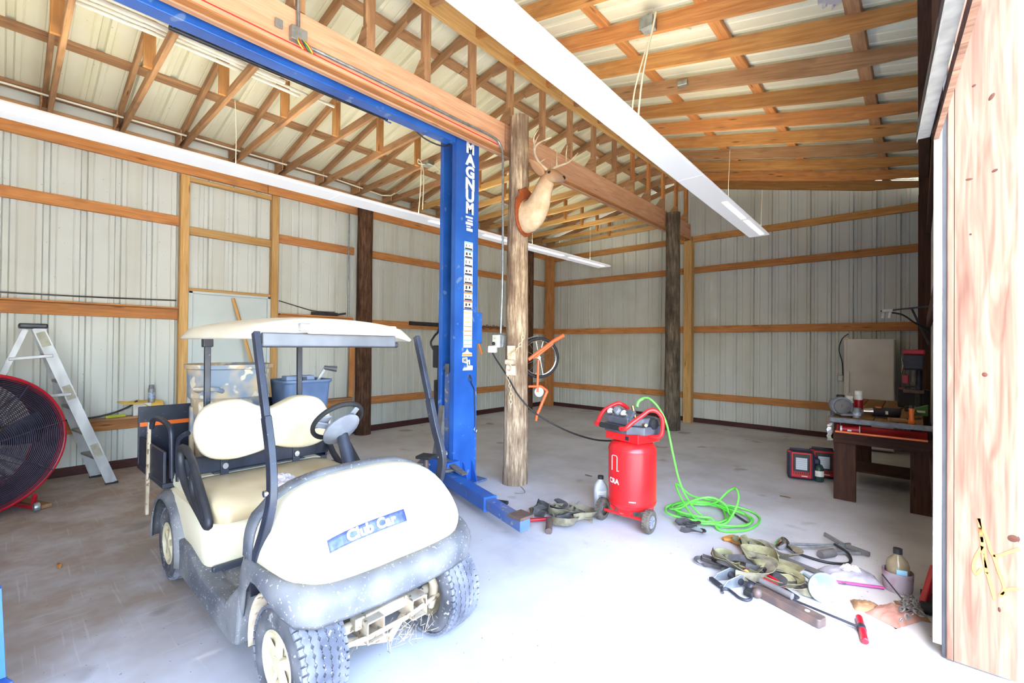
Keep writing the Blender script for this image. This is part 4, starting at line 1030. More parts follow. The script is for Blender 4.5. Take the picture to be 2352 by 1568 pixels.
# box with loose coloured wires on the carrying beam, and its conduit down the pole
pm('wire_red', C(220, 50, 40), None, rough=0.4); pm('wire_yellow', C(230, 210, 60), None, rough=0.4); pm('wire_green', C(40, 120, 70), None, rough=0.4)
t = thing('junction_box', 'open galvanised box with red and yellow wires on the side of the pale beam', 'junction box', (-3.275, 1.36, 3.60))
MB().box((0.0, 0, 0), (0.05, 0.11, 0.10)).obj('case', 'galvanised', t, bevel=0.005)
MB().box((0.0, -0.13, 0.02), (0.012, 0.05, 0.06)).obj('bracket', 'galvanised', t, bevel=0.003)
for k, (mt, y_) in enumerate((('wire_red', 0.06), ('wire_yellow', -0.02), ('wire_green', 0.03), ('wire_yellow', 0.05), ('wire_red', 0.0))):
    MB().tube(spline([(0.02, y_ * 0.5, -0.03), (0.05, y_, -0.07), (0.045, y_ + 0.03, -0.10), (0.02, y_ + 0.05, -0.085)], 5), 0.005, 6).obj('wire', mt, t, smooth=60)
MB().cyl((0.0, 0.0, 0.05), (0.0, -0.01, 0.75), 0.012, n=10).obj('riser', 'galvanised', t, smooth=40)
o = MB().tube(spline([(-3.27, 1.42, 3.555), (-3.268, 2.0, 3.56), (-3.265, 2.8, 3.56), (-3.26, 3.30, 3.56), (-3.25, 3.42, 3.50), (-3.222, 3.425, 3.38), (-3.222, 3.43, 3.2), (-3.222, 3.44, 2.2), (-3.232, 3.43, 1.55)], 6), 0.0125, 10).obj('conduit', 'galvanised', None, smooth=60)
tag(o, 'galvanised conduit running along the pale beam and down the deer pole', 'conduit')
o = MB().tube([(-6.40, YF, 3.835), (-6.40, 3.2, 3.845), (-6.40, 4.0, 3.80), (-6.38, 4.15, 3.83), (-6.33, 4.3, 3.95)], 0.011, 8).obj('pipe', 'pvc_white', None, smooth=60)
tag(o, 'thin white pipe running along the eave above the left strip light', 'pipe')
for k, (x_, z_, y1_, r_, lb) in enumerate(((-4.62, 3.905, 1.95, 0.016, 'leftmost thin white pipe of the bundle lying across the roof trusses'), (-4.56, 3.91, 2.28, 0.014, 'second white pipe from the left in the bundle across the trusses'), (-4.48, 3.905, 1.75, 0.02, 'thick white pipe in the middle of the bundle across the trusses'),
                                      (-4.40, 3.91, 1.85, 0.018, 'fourth white pipe from the left in the bundle across the trusses'), (-4.16, 3.915, 2.3, 0.022, 'thick white pipe nearest the blue crossbar, across the trusses'), (-4.52, 3.95, 0.95, 0.018, 'white pipe lying on top of the bundle across the trusses'))):
    o = MB().tube([(x_, -2.2, z_), (x_ + 0.02, y1_ * 0.4, z_ + 0.004), (x_ - 0.02, y1_, z_)], r_, 10).obj('plastic_pipe', 'pvc_white', None, smooth=60)
    tag(o, lb, 'pipe', 'white pipes stored on the trusses')
o = MB().tube(spline([(-3.285, -1.0, 3.53), (-3.285, 1.5, 3.53), (-3.285, 3.0, 3.525), (-3.285, 3.42, 3.522)], 4), 0.004, 5).obj('chalk_string', 'wire_red', None)
tag(o, 'thin red string stretched along the lower edge of the pale beam', 'string')
pm('fan_grey', C(200, 200, 206), None, rough=0.5)
t = thing('ceiling_lamp', 'pale ribbed lamp housing cut by the top edge beside the dark stained purlin', 'lamp', (-0.42, 3.98, 4.0))
MB().lathe([(0.001, -0.02), (0.10, -0.03), (0.14, 0.0), (0.13, 0.08), (0.04, 0.12), (0.001, 0.13)], 24).obj('housing', 'fan_grey', t, smooth=40)
for k in range(12):
    a_ = 2 * PI * k / 12
    MB().box((0.13 * math.cos(a_), 0.13 * math.sin(a_), 0.01), (0.03, 0.014, 0.09), a_).obj('rib', 'fan_grey', t)
# ------------------------------------------------------------------ on the deer pole
def deer_fur():
    m, n, b = _new('deer_fur'); b.inputs['Roughness'].default_value = 0.9; b.inputs['Specular IOR Level'].default_value = 0.15
    v = _coords(n, (1, 1, 1), False); sx = n.nodes.new('ShaderNodeSeparateXYZ'); n.links.new(v, sx.inputs[0])
    nz = _noise(n, v, 14.0, 4, 0.6)
    def lin(ax, a_, b_):
        r = n.nodes.new('ShaderNodeMapRange'); n.links.new(sx.outputs[ax], r.inputs[0]); r.inputs[1].default_value = a_; r.inputs[2].default_value = b_; return r.outputs[0]
    col = _mix(n, _ramp(n, nz, [(0.3, W0), (0.7, W1)]), C(224, 202, 170), C(202, 168, 128))
    col = _mix(n, lin(2, 0.40, 0.56), col, C(178, 136, 98))          # brown crown
    col = _mix(n, lin(0, 0.36, 0.47), col, C(140, 108, 86))           # dusky muzzle
    n.links.new(col, b.inputs['Base Color']); _bump(n, b, nz, 0.4, 0.006)
deer_fur()
pm('deer_white', C(240, 228, 208), None, rough=0.9)
pm('antler', C(216, 198, 168), C(180, 156, 124), 14, 0.6)
wood('plaque_wood', C(176, 92, 50), C(140, 66, 34), None, rough=0.35, spec=0.5)
pm('eye_black', C(16, 12, 10), None, rough=0.1)
DEER = thing('deer_trophy', 'mounted deer head with antlers on a shield plaque high on the pole', 'trophy', (-2.985, 3.53, 2.53))
sh = [(0.0, 0.0), (0.07, 0.03), (0.135, 0.10), (0.16, 0.19), (0.165, 0.30), (0.15, 0.37), (0.12, 0.40), (0.10, 0.43), (0.115, 0.46), (0.07, 0.475), (0.035, 0.49), (0.0, 0.515)]
sh = sh + [(-x, z) for x, z in reversed(sh[1:-1])]
PM = Matrix(((0, 0, 1, 0), (1, 0, 0, 0), (0, 1, 0, 0), (0, 0, 0, 1)))
MB().prism(sh, 0.022, Matrix.Translation((-0.02, 0, 0)) @ PM).obj('plaque', 'plaque_wood', DEER, bevel=0.007)
def blob(path, n=18):
    """path: (centre, right-radius, up-radius); smooth body through them"""
    cs = spline([p for p, _, _ in path], 4); ra = spline([(a, b, 0) for _, a, b in path], 4); secs = []
    for i, c in enumerate(cs):
        t = (cs[min(i + 1, len(cs) - 1)] - cs[max(0, i - 1)]).normalized(); y = Vector((0, 0, 1)).cross(t).normalized(); z = t.cross(y)
        secs.append([c + y * math.cos(2 * PI * k / n) * ra[i][0] + z * math.sin(2 * PI * k / n) * ra[i][1] for k in range(n)])
    return MB().loft(secs, closed=True, cap=True)
blob([((0.0, 0.0, 0.21), 0.125, 0.17), ((0.06, 0.0, 0.215), 0.122, 0.165), ((0.14, 0.0, 0.28), 0.105, 0.135), ((0.20, 0.0, 0.39), 0.088, 0.105), ((0.245, 0.0, 0.485), 0.074, 0.085), ((0.29, 0.0, 0.54), 0.070, 0.074), ((0.34, -0.003, 0.54), 0.062, 0.064), ((0.39, -0.006, 0.518), 0.050, 0.050), ((0.435, -0.008, 0.494), 0.040, 0.038), ((0.462, -0.009, 0.482), 0.034, 0.031), ((0.476, -0.009, 0.476), 0.015, 0.014)]).obj('head', 'deer_fur', DEER, smooth=80)
MB().ball((0.466, -0.009, 0.492), 0.025, 12, 8, (0.7, 1.0, 0.8)).obj('nose', 'eye_black', DEER, smooth=60)
for sg in (-1, 1):
    MB().ball((0.335, -0.003 + sg * 0.056, 0.562), 0.015, 10, 8).obj('eye', 'eye_black', DEER, smooth=60)
    # ear: cupped leaf
    base = Vector((0.245, sg * 0.055, 0.56)); tip = base + Vector((-0.03, sg * 0.15, 0.12)); d = tip - base; side = Vector((0.6, 0, 0)) 
    secs = []
    for k in range(7):
        f = k / 6; wv = 0.062 * math.sin(PI * min(1, 0.15 + f * 0.85)) ** 0.8; c = base + d * f
        secs.append([c + Vector((wv, 0, 0.0)) , c + Vector((wv * 0.5, 0, -0.01)) + Vector((0.0, -sg * 0.012, -0.006)), c + Vector((-wv * 0.5, -sg * 0.012, -0.012)), c + Vector((-wv, 0, 0.0))])
    MB().loft(secs).obj('ear', 'deer_fur', DEER, smooth=70, solid=0.006)
    # antler: main beam sweeping out and forward, tines standing on it
    b0 = Vector((0.285, sg * 0.03, 0.60))
    bm_ = spline([b0, b0 + Vector((-0.04, sg * 0.07, 0.06)), b0 + Vector((-0.02, sg * 0.17, 0.12)), b0 + Vector((0.06, sg * 0.23, 0.16)), b0 + Vector((0.19, sg * 0.19, 0.20))], 6)
    MB().tube(bm_, 0.020, 8, taper=lambda f: 1 - 0.72 * f).obj('antler', 'antler', DEER, smooth=60)
    for i, hgt in ((4, 0.07), (10, 0.21), (16, 0.17)):
        p = bm_[i]; MB().tube(spline([p, p + Vector((-0.01, sg * 0.012, hgt * 0.5)), p + Vector((0.025, -sg * 0.02, hgt))], 4), 0.013, 8, taper=lambda f: 1 - 0.8 * f).obj('tine', 'antler', DEER, smooth=60)

t = thing('switch_box', 'white plastic switch box at eye height on the deer pole, with a dangling cord', 'switch', (-3.262, 3.41, 1.42))
MB().box((0, 0, 0.05), (0.085, 0.06, 0.13)).obj('case', 'white_plastic', t, bevel=0.006)
MB().box((-0.02, -0.045, -0.035), (0.09, 0.05, 0.07), 0.3).obj('plug_cover', 'white_plastic', t, bevel=0.008)
MB().cyl((-0.015, -0.03, 0.025), (-0.015, -0.045, 0.025), 0.018, n=14).obj('socket', 'black_plastic', t)
MB().cyl((0.0, -0.03, 0.08), (0.0, -0.037, 0.08), 0.010, n=10).obj('button', 'screw_yellow', t)
MB().box((0.062, 0.02, 0.05), (0.045, 0.05, 0.12)).obj('rear_box', 'galvanised', t, bevel=0.005)
o = MB().tube(spline([(-3.30, 3.35, 1.40), (-3.26, 3.38, 1.30), (-3.11, 3.40, 1.12), (-2.98, 3.44, 0.92), (-2.85, 3.55, 0.75), (-2.60, 3.70, 0.60), (-2.30, 3.72, 0.55), (-2.0, 3.60, 0.60), (-1.92, 3.56, 0.66)], 8), 0.008, 8).obj('extension_cord', 'cable_black', None, smooth=60)
tag(o, 'black extension cord hanging from the switch box across to the red compressor', 'cord')
# cream hook plate and chain
pm('cream_paint', C(226, 204, 178), C(196, 160, 132), 14, 0.6)
pm('chain_cream', C(222, 208, 176), C(190, 170, 134), 20, 0.6)
t = thing('wall_hook', 'cream painted steel hook plate bolted to the deer pole', 'hook', (-3.07, 3.42, 1.16))
MB().box((0.0, 0.0, 0.19), (0.085, 0.02, 0.15), 0.5).obj('plate', 'cream_paint', t, bevel=0.004)
MB().cyl((-0.035, -0.045, 0.10), (0.05, -0.01, 0.10), 0.026, n=16).obj('roller', 'cream_paint', t, smooth=40)
MB().box((0.0, -0.005, 0.015), (0.10, 0.02, 0.10), 0.5).obj('lower_plate', 'cream_paint', t, bevel=0.004)
MB().tube(circ((0.0, -0.03, 0.045), 0.03, 'Y', 14), 0.007, 6, closed=True).obj('ring', 'cream_paint', t, smooth=60)
CH = thing('chain', 'cream link chain looped round the deer pole and hanging down its face', 'chain', (-3.1, 3.42, 0.76))
pth = [Vector(p) for p in ((-2.965, 3.47, 1.56), (-2.955, 3.46, 1.50), (-2.965, 3.44, 1.44), (-3.0, 3.415, 1.39), (-3.06, 3.40, 1.35), (-3.10, 3.40, 1.28), (-3.11, 3.40, 1.20), (-3.10, 3.40, 1.12), (-3.075, 3.405, 1.04), (-3.06, 3.405, 0.96), (-3.06, 3.405, 0.86), (-3.06, 3.405, 0.77))]
pp = spline(pth, 10); dist = 0; keep = [pp[0]]
for a_, b_ in zip(pp, pp[1:]):
    dist += (b_ - a_).length
    if dist >= 0.034: keep.append(b_); dist = 0
for i in range(len(keep) - 1):
    a_, b_ = keep[i], keep[i + 1]; tt = (b_ - a_).normalized(); nn = Vector((0.5, -0.85, 0)) if i % 2 else Vector((0.85, 0.5, 0))
    y_ = nn.cross(tt).normalized(); c = (a_ + b_) / 2; L_ = 0.017
    ring = [c - Vector(CH.location) + tt * (L_ * math.cos(q) * 1.45) + y_ * 0.0125 * math.sin(q) for q in [2 * PI * k / 12 for k in range(12)]]
    MB().tube(ring, 0.0042, 5, closed=True).obj('link', 'chain_cream', CH, smooth=60)
# orange child's bicycle hung behind the pole
pm('bike_orange', C(244, 104, 56), None, rough=0.35); 
BK = thing('bicycle', 'small orange bicycle hanging behind the deer pole', 'bicycle', (-2.98, 3.84, 0.9))
wc = Vector((-0.03, -0.04, 0.40)); fx = Vector((0.55, 0.83, 0)).normalized()
def bp(a, b): return wc + fx * a + Vector((0, 0, b))
MB().tube([bp(0.205 * math.cos(q), 0.205 * math.sin(q)) for q in [2 * PI * k / 36 for k in range(36)]], 0.016, 8, closed=True).obj('tyre', 'black_rubber', BK, smooth=60)
MB().tube([bp(0.185 * math.cos(q), 0.185 * math.sin(q)) for q in [2 * PI * k / 36 for k in range(36)]], 0.008, 6, closed=True).obj('wheel_rim', 'chrome', BK, smooth=60)
for k in range(14):
    q = 2 * PI * k / 14; MB().tube([bp(0.01 * math.cos(q + .5), 0.01 * math.sin(q + .5)), bp(0.185 * math.cos(q), 0.185 * math.sin(q))], 0.0016, 4).obj('spoke', 'chrome', BK)
MB().cyl(bp(0, 0) + Vector((-0.02, 0.03, 0)), bp(0, 0) + Vector((0.03, -0.04, 0)), 0.014, n=10).obj('hub', 'chrome', BK)
off = Vector((0.03, -0.04, 0))
for a_, b_, r_ in (((-0.12, -0.02), (0.16, 0.18), 0.019), ((0.16, 0.18), (0.27, 0.24), 0.02), ((-0.05, 0.0), (0.15, 0.15), 0.013), ((-0.01, -0.02), (-0.02, -0.36), 0.014), ((-0.12, -0.30), (0.02, -0.30), 0.013), ((0.02, -0.30), (0.09, -0.35), 0.014), ((0.09, -0.35), (-0.02, -0.60), 0.017), ((-0.02, -0.60), (-0.03, -0.66), 0.015)):
    MB().tube([bp(*a_) + off, bp(*b_) + off], r_, 10).obj('frame_tube', 'bike_orange', BK, smooth=60)
MB().lathe([(0.001, -0.006), (0.05, -0.006), (0.055, 0), (0.05, 0.006), (0.001, 0.006)], 20, Matrix.Translation(bp(0.0, -0.36) + off) @ rot_to((fx.y, -fx.x, 0))).obj('chainring', 'galvanised', BK, smooth=40)
MB().tube(spline([Vector((-3.06, 3.66, 1.50)) - BK.location, Vector((-3.02, 3.76, 1.53)) - BK.location, bp(-0.02, 0.215), bp(0.02, 0.19)], 5), 0.007, 6).obj('hanger_hook', 'galvanised', BK, smooth=60)
# ------------------------------------------------------------------ fan, ladder, bins and things along the left wall
pm('fan_red', C(196, 24, 40), C(160, 16, 32), 3, 0.35)
pm('fan_shade', C(64, 40, 56), C(50, 36, 56), 3, 0.6)  # dark tone painting the shade inside the drum
pm('fan_wire', C(80, 70, 88), C(60, 52, 68), 8, 0.5, 0.2)
pm('fan_blade', C(92, 100, 118), C(70, 78, 96), 4, 0.45, 0.4)
FAN = thing('drum_fan', 'large red-rimmed drum fan with a wire guard at the left edge', 'fan', (-5.45, -0.125, 0), math.radians(26))
FR = 0.555; FZ = 0.60
FX = Matrix.Translation((0, 0, FZ)) @ rot_to((1, 0, 0))
MB().lathe([(FR, 0.0), (FR - 0.01, 0.0), (FR - 0.025, -0.02), (FR - 0.02, -0.36), (FR, -0.36), (FR + 0.004, -0.18), (FR, 0.0)], 56, FX).obj('drum', 'fan_red', FAN, smooth=40)
MB().lathe([(FR - 0.028, -0.02), (FR - 0.03, -0.35), (FR - 0.034, -0.35), (FR - 0.032, -0.02)], 56, FX).obj('drum_shade', 'fan_shade', FAN, smooth=40)  # dark sleeve added to stand in for shade within the red drum
MB().tube([FX @ p for p in circ((0, 0, 0.0), FR, 'Z', 56)], 0.014, 8, closed=True).obj('front_rim', 'fan_red', FAN, smooth=60)
MB().tube([FX @ p for p in circ((0, 0, -0.36), FR - 0.02, 'Z', 56)], 0.014, 8, closed=True).obj('rear_rim', 'fan_red', FAN, smooth=60)
def guard(zc, bulge, name):
    mb = MB()
    for k in range(1, 37):
        r_ = FR * (0.10 + 0.90 * k / 37)
        mb.tube([FX @ p for p in circ((0, 0, zc + bulge * (1 - (r_ / FR) ** 2)), r_, 'Z', 44)], 0.0031, 4, closed=True)
    mb.obj(name, 'fan_wire', FAN)
    for k in range(8):
        a_ = 2 * PI * k / 8 + 0.22
        MB().tube([FX @ Vector((r_ * math.cos(a_), r_ * math.sin(a_), zc + bulge * (1 - (r_ / FR) ** 2) + 0.005 * (1 if bulge > 0 else -1))) for r_ in [FR * f for f in (0.1, 0.3, 0.5, 0.7, 0.85, 1.0)]], 0.0045, 5).obj('guard_spoke', 'fan_wire', FAN)
guard(0.01, 0.035, 'front_guard'); guard(-0.365, -0.03, 'rear_guard')
MB().lathe([(0.001, 0.05), (0.045, 0.05), (0.055, 0.04), (0.055, 0.0)], 24, FX).obj('badge', 'black_plastic', FAN, smooth=40)
for k in range(3):
    a_ = 2 * PI * k / 3 + 0.15; secs = []
    for i in range(7):
        r_ = 0.09 + 0.41 * i / 6; hw = 0.30 + 0.06 * math.sin(i / 6 * PI); tw = 0.09 - 0.03 * i / 6
        secs.append([FX @ Vector((r_ * math.cos(a_ + u * hw), r_ * math.sin(a_ + u * hw), -0.17 + tw * u)) for u in (-1, -0.5, 0, 0.5, 1)])
    MB().loft(secs).obj('blade', 'fan_blade', FAN, smooth=60, solid=0.004)
MB().cyl(FX @ Vector((0, 0, -0.33)), FX @ Vector((0, 0, -0.13)), 0.10, n=24).obj('motor', 'steel_dark', FAN, smooth=40, bevel=0.01)
for a_, b_ in (((0, 0), (0.39, 0.36)), ((0, 0), (-0.39, -0.36)), ((0, 0), (0.36, -0.39)), ((0, 0), (-0.36, 0.39))):
    MB().bar(FX @ Vector((a_[0], a_[1], -0.30)), FX @ Vector((b_[0], b_[1], -0.30)), 0.03, 0.008).obj('motor_mount', 'fan_wire', FAN)
for y_ in (-0.30, 0.30):
    MB().tube([(0.10, y_, 0.14), (0.05, y_ * 1.05, 0.03), (-0.35, y_ * 1.05, 0.03), (-0.40, y_, 0.14)], 0.018, 8).obj('foot_frame', 'fan_red', FAN, smooth=60)
MB().lathe([(0.001, 0.02), (0.035, 0.018), (0.04, 0.0), (0.035, -0.018), (0.001, -0.02)], 18, Matrix.Translation((0.12, 0.30, 0.045)) @ rot_to((0.3, 1, 0))).obj('caster', 'galvanised', FAN, smooth=40)
o = beam('lumber_scrap', (-5.95, 0.10, 0.02), (-5.55, 0.26, 0.02), 0.07, 0.03, 'pine_brown'); tag(o, 'short brown board on the floor under the drum fan', 'board')

LAD = thing('step_ladder', 'aluminium step ladder standing against the ribbed wall beside the fan', 'ladder', (-6.24, 0.25, 0))
pm('ladder_label', C(150, 148, 128), C(178, 176, 160), 12, 0.7)
def rail(a, b, name='front_rail', w_=0.085, th=0.022):
    a, b = Vector(a), Vector(b); x = (b - a); L_ = x.length; x.normalize(); y = Vector((1, 0, 0)); y = (y - x * y.dot(x)).normalized(); z = x.cross(y)
    m_ = Matrix((y, z, x)).transposed().to_4x4(); m_.translation = a
    pr = [(-th / 2, -w_ / 2), (th / 2, -w_ / 2), (th / 2, -w_ / 2 + 0.006), (-th / 2 + 0.005, -w_ / 2 + 0.006), (-th / 2 + 0.005, w_ / 2 - 0.006), (th / 2, w_ / 2 - 0.006), (th / 2, w_ / 2), (-th / 2, w_ / 2)]
    if a.x > 0: pr = [(-p, q) for p, q in pr]
    return MB().prism(pr, L_, m_).obj(name, 'aluminium', LAD)
fR, tR = (0.19, 0.49, 0.012), (0.13, -0.04, 1.55)
fL, tL = (-0.22, 0.41, 0.012), (-0.13, -0.04, 1.55)
rail(fR, tR); rail(fL, tL)
rail((0.19, -0.62, 0.012), (0.13, -0.12, 1.53), 'rear_rail', 0.04); rail((-0.22, -0.62, 0.012), (-0.13, -0.12, 1.53), 'rear_rail', 0.04)
for k in range(5):
    f = 0.17 + 0.165 * k
    a, b = Vector(fR).lerp(Vector(tR), f), Vector(fL).lerp(Vector(tL), f)
    MB().bar(a, b, 0.085, 0.022).obj('step', 'aluminium', LAD, bevel=0.003)
MB().box((0, -0.07, 1.565), (0.33, 0.19, 0.045)).obj('top_cap', 'steel_dark', LAD, bevel=0.012)
for a, b in (((0.175, 0.19, 0.92), (0.16, -0.33, 0.90)), ((0.16, 0.06, 1.29), (0.155, -0.22, 1.26))):
    MB().bar(a, b, 0.012, 0.028).obj('spreader', 'aluminium', LAD, bevel=0.003)
for f in (0.22, 0.60, 0.93):
    c = Vector(fR).lerp(Vector(tR), f); x = (Vector(tR) - Vector(fR)).normalized()
    MB().bar(c - x * 0.07, c + x * 0.07, 0.062, 0.003, (1, 0, 0)).obj('label_patch', 'ladder_label', LAD).location = (0.0125, 0, 0)
for q in (fR, fL): MB().box((q[0], q[1], 0.008), (0.035, 0.10, 0.016)).obj('foot', 'black_rubber', LAD)

# bins in the cart bed
pm('bin_plastic', C(126, 140, 156), C(196, 172, 138), 4.5, 0.75, lo=0.42, hi=0.58, speck=C(206, 196, 176), sscale=14, sthr=0.58)
pm('bucket_blue', C(112, 132, 164), C(84, 104, 140), 4, 0.5)
BIN = thing('trash_can', 'big muddy blue round trash can riding in the cart bed', 'trash can', (-3.83, 1.13, 0.572))
rimz = 0.70
MB().lathe([(0.001, 0.0), (0.205, 0.0), (0.215, 0.01), (0.243, 0.45), (0.262, 0.47), (0.268, 0.665), (0.282, 0.672), (0.284, rimz), (0.268, rimz), (0.262, 0.66), (0.235, 0.45), (0.205, 0.02), (0.001, 0.015)], 40).obj('shell', 'bin_plastic', BIN, smooth=40)
for a_ in (-0.75, 2.39):
    m_ = Matrix.Rotation(a_, 4, 'Z')
    MB().tube([m_ @ Vector(p) for p in ((0.255, -0.075, 0.52), (0.30, -0.075, 0.535), (0.305, 0, 0.54), (0.30, 0.075, 0.535), (0.255, 0.075, 0.52))], 0.016, 8).obj('handle', 'bin_plastic', BIN, smooth=60)
    MB().box(m_ @ Vector((0.252, 0, 0.40)), (0.03, 0.16, 0.10), a_).obj('handle_base', 'bin_plastic', BIN, bevel=0.012)
for a_ in (-1.75, 0.45, 1.4):
    m_ = Matrix.Rotation(a_, 4, 'Z'); MB().box(m_ @ Vector((0.232, 0, 0.22)), (0.03, 0.13, 0.36), a_).obj('rib', 'bin_plastic', BIN, bevel=0.012)
BKT = thing('mop_bucket', 'blue plastic mop bucket with a wringer handle beside the trash can', 'bucket', (-3.72, 1.60, 0.572))
secs = [[(x, y, z) for x, y in rrect(hx, hy, 0.06)] for z, hx, hy in ((0.0, 0.125, 0.13), (0.015, 0.13, 0.135), (0.34, 0.15, 0.155), (0.36, 0.162, 0.170), (0.54, 0.172, 0.182), (0.555, 0.185, 0.195), (0.57, 0.185, 0.195), (0.565, 0.170, 0.180), (0.36, 0.155, 0.160), (0.03, 0.12, 0.125))]
MB().loft(secs, closed=True, cap=True).obj('shell', 'bucket_blue', BKT, smooth=40)
MB().box((0.10, -0.06, 0.585), (0.10, 0.22, 0.04)).obj('wringer', 'bucket_blue', BKT, bevel=0.01)
MB().bar((0.08, 0.10, 0.55), (0.08, 0.165, 0.66), 0.022, 0.014, (1, 0, 0)).obj('wringer_lever', 'galvanised', BKT, bevel=0.002)
MB().cyl((0.08, 0.155, 0.66), (0.12, 0.245, 0.645), 0.016, 0.024, 12).obj('lever_grip', 'smoked_plastic', BKT, smooth=40)
MB().box((0.165, -0.04, 0.57), (0.012, 0.03, 0.05)).obj('strap', 'black_plastic', BKT)
# wall shelf clutter
o = MB().cyl((0, 0, 0), (0, 0, 0.15), 0.033, n=18).obj('spray_can', 'aluminium', None, smooth=40); t = thing('spray_can', 'small silver spray can with a grey cap on the low wall shelf', 'spray can', (-6.62, 1.145, 0.735)); o.name = 'can_body'; o.parent = t
pm('label_blue', C(90, 140, 190), C(220, 226, 230), 20, 0.5)
MB().lathe([(0.0335, 0.04), (0.0335, 0.11)], 18).obj('can_label', 'label_blue', t, smooth=40)
MB().lathe([(0.031, 0.15), (0.030, 0.155), (0.026, 0.16), (0.026, 0.19), (0.022, 0.196), (0.001, 0.197)], 18).obj('cap', 'steer_grey', t, smooth=40)
o = MB().box((0, 0, 0.07), (0.10, 0.16, 0.14)).obj('paper_box', 'white_plastic', None, bevel=0.003); o.location = (-6.64, 1.06, 0.591); tag(o, 'small white box on the low wall shelf under the yellow cloth', 'box')
pm('cloth_yellow', C(240, 206, 110), C(220, 180, 84), 8, 0.85)
secs = [[(-6.72 + 0.018 * math.sin(k), 0.84 + 0.05 * k, 0.75 + 0.008 * math.sin(2.1 * k)), (-6.66, 0.85 + 0.05 * k, 0.738 + 0.006 * math.cos(3 * k)), (-6.60, 0.86 + 0.05 * k, 0.737 + 0.008 * math.cos(k * 1.7)), (-6.578, 0.90 + 0.047 * k, 0.72 if k < 5 else 0.60 - 0.03 * math.sin(k))] for k in range(9)]
tag(MB().loft(secs).obj('cloth', 'cloth_yellow', None, smooth=60, solid=0.004, subsurf=1), 'yellow cloth draped over the white box on the low wall shelf', 'cloth')
pm('tool_lime', C(196, 206, 70), C(176, 186, 56), 10, 0.4)
t = thing('utility_knife', 'lime yellow knife lying on the low wall shelf', 'knife', (-6.60, 0.83, 0.591), 0.25)
MB().bar((0, -0.09, 0.015), (0, 0.09, 0.015), 0.035, 0.03).obj('grip', 'tool_lime', t, bevel=0.008)
MB().bar((0, -0.13, 0.012), (0, -0.08, 0.012), 0.022, 0.004).obj('blade', 'galvanised', t)
o = MB().tube(spline([(-6.64, 0.20, 0.60), (-6.62, 0.60, 0.605), (-6.60, 0.80, 0.64), (-6.62, 0.95, 0.70), (-6.64, 1.02, 0.757)], 5), 0.010, 8).obj('pry_bar', 'steel_dark', None, smooth=60); tag(o, 'long black bar lying along the low wall shelf', 'bar')
o = beam('wooden_handle', (-6.28, 2.42, 0.0), (-6.645, 1.98, 2.0), 0.045, 0.03, 'pine_yellow'); tag(o, 'pale wooden handle leaning on the white side door', 'handle')
t = thing('level', 'black spirit level lying on the wall ledge right of the side door', 'level', (-6.64, 3.20, 1.845))
MB().bar((0, -0.20, 0.025), (0, 0.20, 0.025), 0.03, 0.05).obj('body', 'black_plastic', t, bevel=0.004)
MB().bar((0, 0.20, 0.025), (0.01, 0.33, 0.05), 0.022, 0.03).obj('tail', 'black_plastic', t, bevel=0.004)
o = MB().bar((-6.685, 4.75, 1.80), (-6.685, 5.42, 1.795), 0.03, 0.07).obj('steel_bar', 'steel_dark', None, bevel=0.004); tag(o, 'flat dark bar hung on the wall girt behind the cart roof', 'bar')
t = thing('tyre_chain', 'rusty coiled chain draped along the wall girt behind the blue column', 'chain', (-6.66, 6.75, 1.80))
for k in range(26):
    y_ = -0.62 + 0.048 * k
    MB().tube(circ((0, y_, 0.012 * math.sin(k * 1.3)), 0.034, 'X' if k % 2 else 'Z', 10), 0.006, 5, closed=True).obj('link', 'steel_rust', t)
o = MB().tube(circ((-6.67, 4.38, 1.42), 0.05, 'X', 24), 0.006, 6, closed=True).obj('wire_ring', 'steel_dark', None, smooth=60); tag(o, 'small black wire ring hanging on the ribbed wall behind the cart', 'ring')
o = MB().tube([(-6.69, 3.60, 3.47), (-6.69, 3.60, 2.4), (-6.69, 3.61, 1.86)], 0.012, 8).obj('conduit', 'galvanised', None, smooth=60); tag(o, 'vertical galvanised conduit on the wall left of the dark pole', 'conduit')
o = MB().tube(spline([(-6.68, -3.0, 1.93), (-6.68, -0.5, 1.90), (-6.68, 0.5, 1.905), (-6.685, 1.38, 1.93)], 6), 0.008, 6).obj('cable', 'steel_dark', None, smooth=60); tag(o, 'grey cable running along the wall above the ledge left of the side door', 'cable')
o = MB().tube(spline([(-6.68, 2.56, 2.02), (-6.67, 2.8, 1.96), (-6.65, 3.05, 1.905), (-6.63, 3.35, 1.905)], 6), 0.007, 6).obj('cable', 'steel_dark', None, smooth=60); tag(o, 'grey cable sagging from the door stud to the spirit level', 'cable')
o = beam('scrap_board', (-6.60, 3.62, 0.60), (-6.66, 3.66, 1.50), 0.09, 0.03, 'pine_orange', upv=(1, 0, 0)); tag(o, 'short upright board leaning beside the dark round pole', 'board')
# paper on the cart seat
o = crumple((-2.63, 1.04, 0.626), 0.052, 'paper_pink', 5); o.name = 'crumpled_paper'; tag(o, 'crumpled pale paper lying on the golf cart seat', 'paper')
